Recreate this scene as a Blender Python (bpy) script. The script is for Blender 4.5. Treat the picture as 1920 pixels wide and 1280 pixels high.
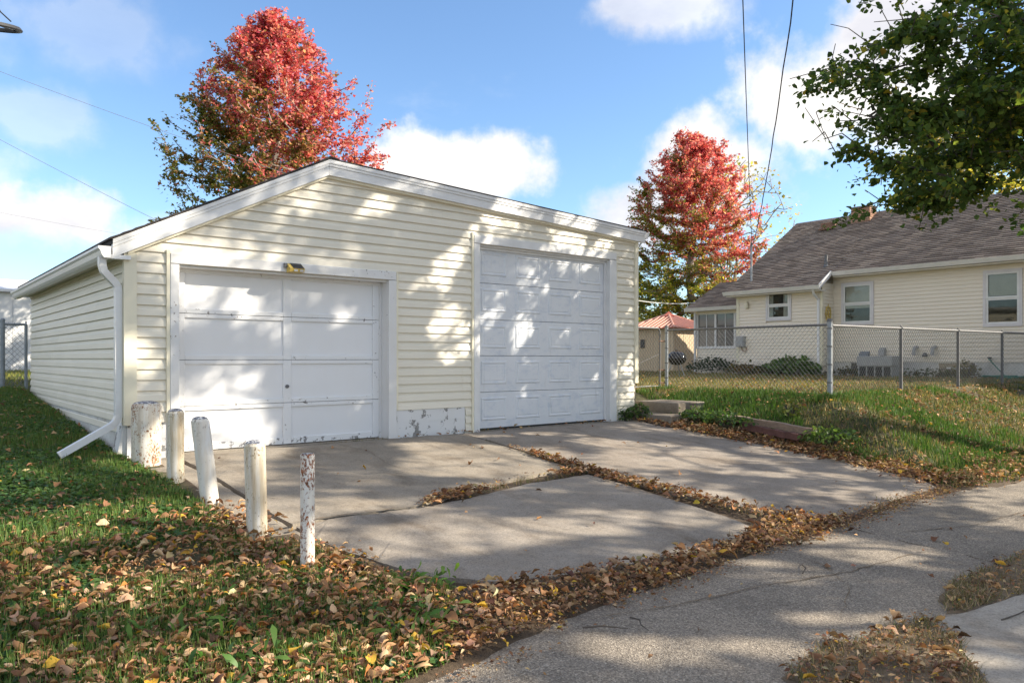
import bpy, bmesh, math, random
import numpy as np
from mathutils import Vector, Matrix

for o in list(bpy.data.objects):
    bpy.data.objects.remove(o, do_unlink=True)
SC = bpy.context.scene
COL = SC.collection
rnd = random.Random(7)
rng = np.random.default_rng(11)
PI = math.pi

# ------------------------------------------------------------------ camera
cd = bpy.data.cameras.new('camera')
cd.sensor_width = 36.0
cd.lens = 36.0 * 1417.5 / 1920.0
cd.shift_y = (672.0 - 640.0) / 1920.0
cd.clip_start = 0.05
cd.clip_end = 2000.0
cam = bpy.data.objects.new('camera', cd)
cam.location = (-1.9045, -8.4753, 1.03)
cam.rotation_euler = (math.radians(90), 0, -math.atan2(.6382, .7699))
COL.objects.link(cam)
SC.camera = cam

# ------------------------------------------------------------------ light and sky
SUN = Vector((1.15, -1.0, 0.86)).normalized()
SUN_EL = math.asin(SUN.z)
SUN_AZ = math.atan2(SUN.x, SUN.y)
SC.view_settings.view_transform = 'Standard'
SC.view_settings.look = 'None'
SC.view_settings.gamma = 1.0
SC.view_settings.use_curve_mapping = False
SC.view_settings.exposure = 1.82
SKY_STRENGTH = 0.15
sl = bpy.data.lights.new('sun', 'SUN')
sl.energy = 3.2
sl.angle = math.radians(0.5)
sl.color = (1.0, 0.90, 0.74)
so = bpy.data.objects.new('sun', sl)
so.rotation_euler = SUN.to_track_quat('Z', 'Y').to_euler()
so.location = (20, -20, 30)
COL.objects.link(so)

world = bpy.data.worlds.new('World')
SC.world = world
world.use_nodes = True


def build_world():
    nt = world.node_tree
    nt.nodes.clear()
    N = nt.nodes.new
    L = nt.links.new
    out = N('ShaderNodeOutputWorld')
    bg = N('ShaderNodeBackground')
    bg.inputs[1].default_value = SKY_STRENGTH
    sky = N('ShaderNodeTexSky')
    sky.sky_type = 'NISHITA'
    sky.sun_disc = False
    sky.sun_elevation = SUN_EL
    sky.sun_rotation = SUN_AZ
    sky.air_density = 1.0
    sky.dust_density = 0.6
    sky.ozone_density = 1.6
    tc = N('ShaderNodeTexCoord')

    def math_(op, a, b=None, c=None):
        n = N('ShaderNodeMath')
        n.operation = op
        for i, v in enumerate((a, b, c)):
            if v is None:
                continue
            if isinstance(v, (int, float)):
                n.inputs[i].default_value = v
            else:
                L(v, n.inputs[i])
        return n.outputs[0]
    noise = N('ShaderNodeTexNoise')
    noise.inputs['Scale'].default_value = 7.0
    noise.inputs['Detail'].default_value = 7.0
    noise.inputs['Roughness'].default_value = 0.58
    L(tc.outputs['Generated'], noise.inputs['Vector'])
    noise2 = N('ShaderNodeTexNoise')
    noise2.inputs['Scale'].default_value = 3.1
    noise2.inputs['Detail'].default_value = 6.0
    noise2.inputs['Roughness'].default_value = 0.62
    mp = N('ShaderNodeMapping')
    mp.inputs['Scale'].default_value = (1, 1, 2.2)
    mp.inputs['Location'].default_value = (3.3, 1.7, 0.4)
    L(tc.outputs['Generated'], mp.inputs[0])
    L(mp.outputs[0], noise2.inputs['Vector'])
    sep = N('ShaderNodeSeparateXYZ')
    L(tc.outputs['Generated'], sep.inputs[0])
    az = math_('ARCTAN2', sep.outputs[0], sep.outputs[1])
    el = math_('ARCSINE', sep.outputs[2])
    # cumulus banks: azimuth, elevation, half width, half height (degrees), strength
    blobs = [(34.5, 13.6, 6.6, 3.9, 1.0), (38.2, 13.9, 4.4, 3.1, 1.0), (33.0, 11.0, 7.0, 3.0, .8),
             (55.5, 13.5, 7.5, 5.2, 1.0), (60.5, 17.5, 6.5, 6.5, 1.0), (50.0, 10.5, 5.0, 3.2, .8), (66.0, 19.0, 8.0, 7.0, .9),
             (51.0, 24.5, 8.0, 2.6, .62),
             (8.0, 8.8, 6.0, 2.8, .95), (3.0, 12.0, 5.0, 3.4, .45), (16.0, 8.6, 6.0, 2.0, .4), (1.5, 19.5, 6.0, 4.5, .36), (12, 21, 9, 3.0, .30), (7.0, 15.0, 4.0, 2.4, .34),
             (-30, 16, 14, 5, 1.), (-70, 12, 12, 5, 1.), (100, 18, 12, 6, 1.), (140, 14, 15, 5, 1.), (190, 17, 14, 6, 1.), (230, 12, 12, 5, 1.)]
    nz = math_('SUBTRACT', noise.outputs[0], 0.5)
    total = None
    for (a, e, ra, re, s) in blobs:
        a, e, ra, re = (math.radians(v) for v in (a, e, ra, re))
        if a > PI:
            a -= 2 * PI
        dx = math_('MULTIPLY_ADD', az, 1 / ra, -a / ra)
        dy = math_('MULTIPLY_ADD', el, 1 / re, -e / re)
        d2 = math_('ADD', math_('MULTIPLY', dx, dx), math_('MULTIPLY', dy, dy))
        d = math_('SQRT', d2)
        m = math_('SUBTRACT', 1.0, d)
        m = math_('MULTIPLY_ADD', nz, 2.6, m)
        m = math_('MULTIPLY', m, 1.9)
        n = nt.nodes.new('ShaderNodeMath')
        n.operation = 'MULTIPLY'
        n.use_clamp = True
        L(m, n.inputs[0])
        n.inputs[1].default_value = 1.0
        m = math_('MULTIPLY', n.outputs[0], s)
        total = m if total is None else math_('MAXIMUM', total, m)
    wisp = math_('MULTIPLY', math_('SUBTRACT', noise2.outputs[0], 0.56), 1.8)
    wn = N('ShaderNodeMath')
    wn.operation = 'MINIMUM'
    wn.use_clamp = True
    L(wisp, wn.inputs[0])
    wn.inputs[1].default_value = 0.30
    total = math_('MAXIMUM', total, wn.outputs[0])
    # unseen cloud field added outside the view, denser than inside, to brighten shaded walls
    n3 = N('ShaderNodeTexNoise')
    n3.inputs['Scale'].default_value = 2.6
    n3.inputs['Detail'].default_value = 7.0
    n3.inputs['Roughness'].default_value = 0.55
    L(mp.outputs[0], n3.inputs['Vector'])
    fld = math_('MULTIPLY', math_('SUBTRACT', n3.outputs[0], 0.43), 7.0)
    fc = N('ShaderNodeMath')
    fc.operation = 'MULTIPLY'
    fc.use_clamp = True
    L(fld, fc.inputs[0])
    fc.inputs[1].default_value = 1.0
    daz = math_('ABSOLUTE', math_('SUBTRACT', az, math.radians(40)))
    om = N('ShaderNodeMapRange')
    om.interpolation_type = 'SMOOTHSTEP'
    L(daz, om.inputs[0])
    om.inputs[1].default_value = math.radians(40)
    om.inputs[2].default_value = math.radians(52)
    oe = N('ShaderNodeMapRange')
    oe.interpolation_type = 'SMOOTHSTEP'
    L(el, oe.inputs[0])
    oe.inputs[1].default_value = math.radians(30)
    oe.inputs[2].default_value = math.radians(40)
    total = math_('MAXIMUM', total, math_('MULTIPLY', fc.outputs[0], math_('MAXIMUM', om.outputs[0], oe.outputs[0])))
    sm = N('ShaderNodeMapRange')
    sm.interpolation_type = 'SMOOTHSTEP'
    L(total, sm.inputs[0])
    # cloud body: bright tops, faintly lavender where thick and turned from the sun
    cr = N('ShaderNodeValToRGB')
    cr.color_ramp.elements[0].color = (1.7, 1.68, 1.78, 1)
    cr.color_ramp.elements[1].color = (2.5, 2.42, 2.3, 1)
    cr.color_ramp.elements[0].position = 0.35
    cr.color_ramp.elements[1].position = 0.62
    L(noise2.outputs[0], cr.inputs[0])
    # a clear-sky tint a little deeper than the model gives
    hs = N('ShaderNodeMix')
    hs.data_type = 'RGBA'
    hs.blend_type = 'MULTIPLY'
    hs.inputs['Factor'].default_value = 1.0
    hs.inputs['B'].default_value = (.375, .435, .49, 1)
    L(sky.outputs[0], hs.inputs['A'])
    mix = N('ShaderNodeMix')
    mix.data_type = 'RGBA'
    L(sm.outputs[0], mix.inputs['Factor'])
    L(hs.outputs['Result'], mix.inputs['A'])
    L(cr.outputs[0], mix.inputs['B'])
    L(mix.outputs['Result'], bg.inputs[0])
    L(bg.outputs[0], out.inputs[0])


build_world()

# ------------------------------------------------------------------ materials
MATS = {}


def nodes_of(name):
    m = bpy.data.materials.new(name)
    m.use_nodes = True
    nt = m.node_tree
    b = nt.nodes['Principled BSDF']
    return m, nt, b


def nnoise(nt, scale, detail=4, rough=.55, vec=None, stretch=None):
    n = nt.nodes.new('ShaderNodeTexNoise')
    n.inputs['Scale'].default_value = scale
    n.inputs['Detail'].default_value = detail
    n.inputs['Roughness'].default_value = rough
    tc = nt.nodes.new('ShaderNodeTexCoord')
    src = tc.outputs['Object']
    if vec is not None:
        src = vec
    if stretch:
        mp = nt.nodes.new('ShaderNodeMapping')
        mp.inputs['Scale'].default_value = stretch
        nt.links.new(src, mp.inputs[0])
        src = mp.outputs[0]
    nt.links.new(src, n.inputs['Vector'])
    return n.outputs[0]


def ramp(nt, fac, stops):
    r = nt.nodes.new('ShaderNodeValToRGB')
    cr = r.color_ramp
    while len(cr.elements) < len(stops):
        cr.elements.new(.5)
    for e, (p, c) in zip(cr.elements, stops):
        e.position = p
        e.color = (*c, 1) if len(c) == 3 else c
    nt.links.new(fac, r.inputs[0])
    return r.outputs[0]


def mixc(nt, fac, a, b, mode='MIX'):
    m = nt.nodes.new('ShaderNodeMix')
    m.data_type = 'RGBA'
    m.blend_type = mode
    for key, v in (('Factor', fac), ('A', a), ('B', b)):
        if isinstance(v, (int, float)):
            m.inputs[key].default_value = v
        elif isinstance(v, tuple):
            m.inputs[key].default_value = (*v, 1)
        else:
            nt.links.new(v, m.inputs[key])
    return m.outputs['Result']


def bump(nt, b, h, strength=.3, dist=.01):
    n = nt.nodes.new('ShaderNodeBump')
    n.inputs['Strength'].default_value = strength
    n.inputs['Distance'].default_value = dist
    nt.links.new(h, n.inputs['Height'])
    nt.links.new(n.outputs[0], b.inputs['Normal'])


def plain(name, col, rough=.6, var=.12, scale=6., metal=0., bmp=0., stretch=None, detail=5):
    m, nt, b = nodes_of(name)
    f = nnoise(nt, scale, detail, .6, stretch=stretch)
    lo = tuple(max(0, c * (1 - var)) for c in col)
    hi = tuple(min(1, c * (1 + var)) for c in col)
    nt.links.new(ramp(nt, f, [(.3, lo), (.7, hi)]), b.inputs['Base Color'])
    b.inputs['Roughness'].default_value = rough
    b.inputs['Metallic'].default_value = metal
    if bmp:
        bump(nt, b, nnoise(nt, scale * 6, 4), bmp, .004)
    MATS[name] = m
    return m


def peeling(name, paint, under, scale=9., thr=.62, grime=(.62, .58, .5), rough=.55, stretch=None, edge=.015, grime_amt=.5):
    """old paint with flaked patches and faint dirt"""
    m, nt, b = nodes_of(name)
    f = nnoise(nt, scale, 8, .68, stretch=stretch)
    big = nnoise(nt, 1.7, 3, .5)
    mx = nt.nodes.new('ShaderNodeMath')
    mx.operation = 'MULTIPLY_ADD'
    nt.links.new(big, mx.inputs[0])
    mx.inputs[1].default_value = .35
    nt.links.new(f, mx.inputs[2])
    mask = ramp(nt, mx.outputs[0], [(thr + .17, (0, 0, 0)), (thr + .17 + edge, (1, 1, 1))])
    dirt = ramp(nt, nnoise(nt, 3.3, 6, .65, stretch=(1, 1, .35)), [(.42, paint), (.75, tuple(p * (1 - grime_amt) + g * grime_amt for p, g in zip(paint, grime)))])
    ucol = ramp(nt, nnoise(nt, 22, 4), [(.35, tuple(c * .65 for c in under)), (.7, under)])
    nt.links.new(mixc(nt, mask, dirt, ucol), b.inputs['Base Color'])
    b.inputs['Roughness'].default_value = rough
    inv = nt.nodes.new('ShaderNodeInvert')
    nt.links.new(mask, inv.inputs['Color'])
    bump(nt, b, inv.outputs[0], .5, .002)
    MATS[name] = m
    return m


def siding_mat(name, col, dirt=.10):
    m, nt, b = nodes_of(name)
    oi = nt.nodes.new('ShaderNodeObjectInfo')
    f = nnoise(nt, 2.2, 5, .6, stretch=(.5, .5, 3))
    c1 = ramp(nt, f, [(.3, tuple(c * (1 - dirt) for c in col)), (.72, col)])
    # each board weathered a little differently
    r = ramp(nt, oi.outputs['Random'], [(0, (.95, .95, .93)), (1, (1.02, 1.01, 1.0))])
    c2 = mixc(nt, 1.0, c1, r, 'MULTIPLY')
    # rain streaks and smudges
    s = ramp(nt, nnoise(nt, 9, 6, .7, stretch=(1.2, 1.2, .12)), [(.60, (1, 1, 1)), (.82, (.86, .82, .74))])
    nt.links.new(mixc(nt, .8, c2, s, 'MULTIPLY'), b.inputs['Base Color'])
    b.inputs['Roughness'].default_value = .48
    bump(nt, b, nnoise(nt, 30, 4, .6, stretch=(.25, .25, 2.5)), .08, .003)
    MATS[name] = m
    return m


def leaf_mat(name, trans=.35, rough=.55, sat=1.0):
    m, nt, b = nodes_of(name)
    at = nt.nodes.new('ShaderNodeAttribute')
    at.attribute_name = 'Col'
    nt.links.new(at.outputs['Color'], b.inputs['Base Color'])
    b.inputs['Roughness'].default_value = rough
    b.inputs['Specular IOR Level'].default_value = .25
    if trans > 0:
        t = nt.nodes.new('ShaderNodeBsdfTranslucent')
        nt.links.new(mixc(nt, 1., at.outputs['Color'], (1.3, 1.25, .8), 'MULTIPLY'), t.inputs['Color'])
        ms = nt.nodes.new('ShaderNodeMixShader')
        ms.inputs[0].default_value = trans
        out = nt.nodes['Material Output']
        nt.links.new(b.outputs[0], ms.inputs[1])
        nt.links.new(t.outputs[0], ms.inputs[2])
        nt.links.new(ms.outputs[0], out.inputs[0])
    MATS[name] = m
    return m


def concrete_mat(name, a, b_, agg=.25, seed=0.):
    m, nt, b = nodes_of(name)
    f = nnoise(nt, .9, 5, .6)
    base = ramp(nt, f, [(.3, a), (.7, b_)])
    st = ramp(nt, nnoise(nt, 2.6, 7, .7), [(.42, (1, 1, 1)), (.72, (.72, .69, .65))])
    oil = ramp(nt, nnoise(nt, 1.15, 6, .72, stretch=(1.6, .7, 1)), [(.53, (1, 1, 1)), (.68, (.66, .62, .58))])
    base = mixc(nt, 1., base, oil, 'MULTIPLY')
    pit = ramp(nt, nnoise(nt, 34, 5, .75), [(.33, (.80, .79, .77)), (.5, (1, 1, 1)), (.68, (1.14, 1.12, 1.09))])
    base = mixc(nt, .85, base, pit, 'MULTIPLY')
    base = mixc(nt, .8, base, st, 'MULTIPLY')
    sp = nnoise(nt, 95, 2, .6)
    spk = ramp(nt, sp, [(.32, (.55, .54, .53)), (.48, (1, 1, 1)), (.62, (1.05, 1.04, 1.02)), (.72, (1.35, 1.32, 1.26))])
    base = mixc(nt, agg * 2.2, base, spk, 'MULTIPLY')
    nt.links.new(base, b.inputs['Base Color'])
    b.inputs['Roughness'].default_value = .88
    b.inputs['Specular IOR Level'].default_value = .25
    bump(nt, b, sp, .35, .004)
    MATS[name] = m
    return m


def asphalt_mat():
    m, nt, b = nodes_of('worn_asphalt')
    v = nt.nodes.new('ShaderNodeTexVoronoi')
    v.inputs['Scale'].default_value = 135
    tc = nt.nodes.new('ShaderNodeTexCoord')
    nt.links.new(tc.outputs['Object'], v.inputs['Vector'])
    sep = nt.nodes.new('ShaderNodeSeparateColor')
    nt.links.new(v.outputs['Color'], sep.inputs[0])
    stone = ramp(nt, sep.outputs[0], [(0, (.10, .085, .070)), (.4, (.22, .193, .162)), (.8, (.325, .285, .238)), (1, (.50, .45, .38))])
    big = ramp(nt, nnoise(nt, 1.3, 7, .66), [(.28, (.60, .59, .58)), (.5, (1, .98, .95)), (.72, (1.25, 1.2, 1.12))])
    stone = mixc(nt, .62, (.205, .18, .152), stone)
    c = mixc(nt, 1., stone, big, 'MULTIPLY')
    fine = ramp(nt, nnoise(nt, 60, 3, .6), [(.35, (.7, .7, .7)), (.65, (1.2, 1.2, 1.2))])
    c = mixc(nt, .8, c, fine, 'MULTIPLY')
    nt.links.new(c, b.inputs['Base Color'])
    b.inputs['Roughness'].default_value = .85
    b.inputs['Specular IOR Level'].default_value = .3
    bump(nt, b, v.outputs['Distance'], .6, .006)
    MATS['asphalt'] = m


def soil_mat():
    m, nt, b = nodes_of('soil_and_thatch')
    f = nnoise(nt, 2.0, 8, .7)
    at = nt.nodes.new('ShaderNodeAttribute')
    at.attribute_name = 'Col'
    v = ramp(nt, nnoise(nt, 26, 6, .7), [(.3, (.55, .55, .5)), (.7, (1.35, 1.3, 1.2))])
    c = mixc(nt, 1., at.outputs['Color'], v, 'MULTIPLY')
    dirt = ramp(nt, f, [(.5, (0, 0, 0)), (.68, (1, 1, 1))])
    c = mixc(nt, mixc(nt, .55, (0, 0, 0), dirt, 'MIX'), c, (.13, .09, .055))
    nt.links.new(c, b.inputs['Base Color'])
    b.inputs['Roughness'].default_value = .95
    bump(nt, b, nnoise(nt, 40, 6, .7), .8, .02)
    MATS['soil'] = m


def shingle_mat(name, cols, w=.32, h=.14):
    m, nt, b = nodes_of(name)
    uv = nt.nodes.new('ShaderNodeUVMap')
    br = nt.nodes.new('ShaderNodeTexBrick')
    br.offset = .37
    br.inputs['Scale'].default_value = 1.0
    br.inputs['Brick Width'].default_value = w
    br.inputs['Row Height'].default_value = h
    br.inputs['Mortar Size'].default_value = .006
    br.inputs['Bias'].default_value = 0.
    br.inputs['Color1'].default_value = (0, 0, 0, 1)
    br.inputs['Color2'].default_value = (1, 1, 1, 1)
    br.inputs['Mortar'].default_value = (.1, .1, .1, 1)
    nt.links.new(uv.outputs[0], br.inputs['Vector'])
    c = ramp(nt, br.outputs['Color'], [(i / (len(cols) - 1), q) for i, q in enumerate(cols)])
    n = ramp(nt, nnoise(nt, 24, 5, .7), [(.3, (.75, .75, .75)), (.7, (1.25, 1.22, 1.2))])
    c = mixc(nt, 1., c, n, 'MULTIPLY')
    nt.links.new(c, b.inputs['Base Color'])
    b.inputs['Roughness'].default_value = .9
    bump(nt, b, nnoise(nt, 120, 3), .4, .004)
    MATS[name] = m


def rusty(name, thr, rust=(.34, .14, .045), streak=.12, yellow=.5):
    """white painted steel pipe: fine rust freckles, runs and yellowed dirt"""
    m, nt, b = nodes_of(name)
    f = nnoise(nt, 62, 7, .75, stretch=(1, 1, .6))
    big = nnoise(nt, 5, 4, .6, stretch=(1, 1, .6))
    ma = nt.nodes.new('ShaderNodeMath')
    ma.operation = 'MULTIPLY_ADD'
    nt.links.new(big, ma.inputs[0])
    ma.inputs[1].default_value = .55
    nt.links.new(f, ma.inputs[2])
    t0 = thr + .27
    mask = ramp(nt, ma.outputs[0], [(t0, (0, 0, 0)), (t0 + .055, (1, 1, 1))])
    run = nnoise(nt, 17, 6, .65, stretch=(1, 1, streak))
    halo = ramp(nt, run, [(.38, (.68, .66, .61)), (.52, (.57, .48, .33)), (.68, (.40, .27, .13))])
    wh = mixc(nt, yellow, (.70, .695, .675), halo)
    rc = ramp(nt, nnoise(nt, 30, 4), [(.35, tuple(c * .4 for c in rust)), (.65, rust)])
    nt.links.new(mixc(nt, mask, wh, rc), b.inputs['Base Color'])
    b.inputs['Roughness'].default_value = .6
    bump(nt, b, ma.outputs[0], .3, .003)
    MATS[name] = m


siding_mat('siding', (.775, .73, .625))
siding_mat('house_siding', (.80, .735, .635), .06)
plain('white_metal', (.70, .70, .70), .4, .05, 4)
plain('white_trim', (.68, .68, .675), .5, .06, 5, bmp=.05)
peeling('white_peel', (.68, .68, .68), (.27, .24, .21), 21, .66, rough=.6)
peeling('door_paint', (.73, .735, .75), (.34, .33, .32), 10, .745, rough=.5, stretch=(1, 1, 1.5), grime_amt=.15)
peeling('door_bottom_peel', (.73, .735, .745), (.27, .26, .26), 13, .56, rough=.55, grime_amt=.2)
peeling('door_rail_peel', (.73, .735, .745), (.28, .26, .25), 19, .655, rough=.55, grime_amt=.2)
peeling('block_peel', (.69, .69, .69), (.30, .29, .28), 6.5, .545, rough=.7, grime_amt=.2)
def steel_door_mat():
    m, nt, b = nodes_of('door_steel')
    base = ramp(nt, nnoise(nt, 2.5, 5, .6), [(.3, (.64, .665, .70)), (.7, (.69, .705, .73))])
    scuff = ramp(nt, nnoise(nt, 5, 7, .72, stretch=(1, 1, 1.8)), [(.50, (1, 1, 1)), (.64, (.84, .87, .92)), (.78, (.74, .78, .85))])
    c = mixc(nt, .9, base, scuff, 'MULTIPLY')
    dirt = ramp(nt, nnoise(nt, 14, 6, .7, stretch=(1, 1, .25)), [(.60, (1, 1, 1)), (.80, (.80, .77, .72))])
    nt.links.new(mixc(nt, .8, c, dirt, 'MULTIPLY'), b.inputs['Base Color'])
    b.inputs['Roughness'].default_value = .45
    bump(nt, b, nnoise(nt, 18, 4, stretch=(.4, .4, 4)), .08, .004)
    MATS['door_steel'] = m


steel_door_mat()
plain('cream_trim', (.74, .69, .54), .5, .05, 3)
plain('dark_gap', (.03, .03, .03), .9, .2, 4)
plain('soffit', (.62, .58, .50), .6, .08, 3)
plain('galvanized', (.26, .285, .31), .5, .18, 14, metal=.25)
plain('galvanized_old', (.145, .145, .15), .6, .25, 16, metal=.2)
plain('wire', (.20, .205, .21), .55, .1, 8, metal=.2)
plain('debris', (.15, .11, .07), .95, .4, 18, bmp=.8)
plain('house_shingle_cap', (.16, .13, .12), .9, .2, 9)
plain('rust_steel', (.20, .11, .07), .8, .3, 20)
plain('black_cable', (.02, .02, .022), .5, .2, 8)
plain('grey_cable', (.22, .22, .24), .6, .1, 8)
plain('pale_cable', (.55, .55, .52), .5, .1, 8)
plain('bark', (.075, .062, .052), .95, .3, 14, bmp=.6, stretch=(1, 1, .3))
plain('pale_bark', (.24, .22, .19), .95, .25, 14, bmp=.4)
plain('grey_plastic', (.33, .34, .35), .5, .08, 8)
plain('blue_grey', (.16, .19, .24), .5, .1, 8)
plain('black_enamel', (.012, .012, .013), .12, .1, 8)
plain('yellow_plastic', (.55, .40, .10), .45, .25, 30)
plain('solar_black', (.01, .014, .025), .12, .2, 60)
plain('wood_fence', (.56, .45, .31), .85, .18, 6, bmp=.4, stretch=(1.5, 1.5, .12))
plain('post_orange', (.42, .22, .10), .8, .2, 8)
plain('red_metal', (.40, .12, .085), .42, .12, 5)
plain('timber', (.25, .18, .13), .9, .3, 9, bmp=.6, stretch=(6, .4, 6))
plain('timber_red', (.13, .06, .05), .85, .35, 9, bmp=.6)
concrete_mat('slab_left', (.24, .21, .172), (.312, .275, .228), .32)
concrete_mat('slab_front', (.25, .222, .19), (.315, .28, .242), .36)
concrete_mat('slab_right', (.255, .222, .19), (.32, .28, .24), .36)
concrete_mat('pad_concrete', (.34, .31, .27), (.42, .385, .335), .3)
concrete_mat('step_concrete', (.20, .175, .145), (.28, .245, .205), .25)
concrete_mat('foundation', (.60, .60, .58), (.72, .72, .70), .1)
asphalt_mat()
soil_mat()
shingle_mat('house_shingles', [(.15, .12, .10), (.215, .175, .148), (.28, .23, .193), (.36, .30, .25)])
shingle_mat('garage_shingles', [(.035, .03, .03), (.06, .052, .05), (.085, .075, .07)])
rusty('bollard_rust_big', .535, yellow=.6)
rusty('bollard_clean', .61, rust=(.2, .16, .1), yellow=.4)
rusty('bollard_dirty', .565, rust=(.30, .2, .09), streak=.10, yellow=.85)
rusty('bollard_flaked', .50, rust=(.30, .10, .035), yellow=.3)
peeling('bollard_cap', (.62, .62, .62), (.17, .18, .22), 34, .44, rough=.8)
leaf_mat('leaf_green', .48, .45)
leaf_mat('leaf_maple', .48, .55)
leaf_mat('leaf_dry', .18, .75)
leaf_mat('grass', .3, .6)


def glass_mat(name, col, rough=.03):
    m, nt, b = nodes_of(name)
    b.inputs['Base Color'].default_value = (*col, 1)
    b.inputs['Roughness'].default_value = rough
    b.inputs['Specular IOR Level'].default_value = .5
    f = nnoise(nt, 1.4, 2)
    bump(nt, b, f, .06, .03)
    MATS[name] = m


def clear_glass():
    m, nt, b = nodes_of('window_glass')
    tr = nt.nodes.new('ShaderNodeBsdfTransparent')
    tr.inputs[0].default_value = (.86, .88, .87, 1)
    gl = nt.nodes.new('ShaderNodeBsdfGlossy')
    gl.inputs['Roughness'].default_value = .02
    fr = nt.nodes.new('ShaderNodeFresnel')
    fr.inputs[0].default_value = 1.38
    bp = nt.nodes.new('ShaderNodeBump')
    bp.inputs['Strength'].default_value = .05
    bp.inputs['Distance'].default_value = .03
    nt.links.new(nnoise(nt, 1.6, 2), bp.inputs['Height'])
    nt.links.new(bp.outputs[0], gl.inputs['Normal'])
    ms = nt.nodes.new('ShaderNodeMixShader')
    nt.links.new(fr.outputs[0], ms.inputs[0])
    nt.links.new(tr.outputs[0], ms.inputs[1])
    nt.links.new(gl.outputs[0], ms.inputs[2])
    nt.links.new(ms.outputs[0], nt.nodes['Material Output'].inputs[0])
    MATS['window_glass'] = m


clear_glass()
plain('reflection_cream', (.72, .66, .55), .8, .06, 4)
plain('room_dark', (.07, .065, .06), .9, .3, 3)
plain('standin_curtain', (.60, .58, .54), .9, .1, 5)
glass_mat('glass_dark', (.11, .105, .10))
glass_mat('glass_pale', (.46, .42, .35))


def brick_mat():
    m, nt, b = nodes_of('chimney_brick')
    f = nnoise(nt, 9, 4)
    nt.links.new(ramp(nt, f, [(.3, (.30, .16, .10)), (.7, (.46, .27, .18))]), b.inputs['Base Color'])
    b.inputs['Roughness'].default_value = .9
    MATS['brick'] = m


brick_mat()
plain('mortar', (.40, .36, .32), .95, .1, 10)

# ------------------------------------------------------------------ mesh helpers


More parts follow.
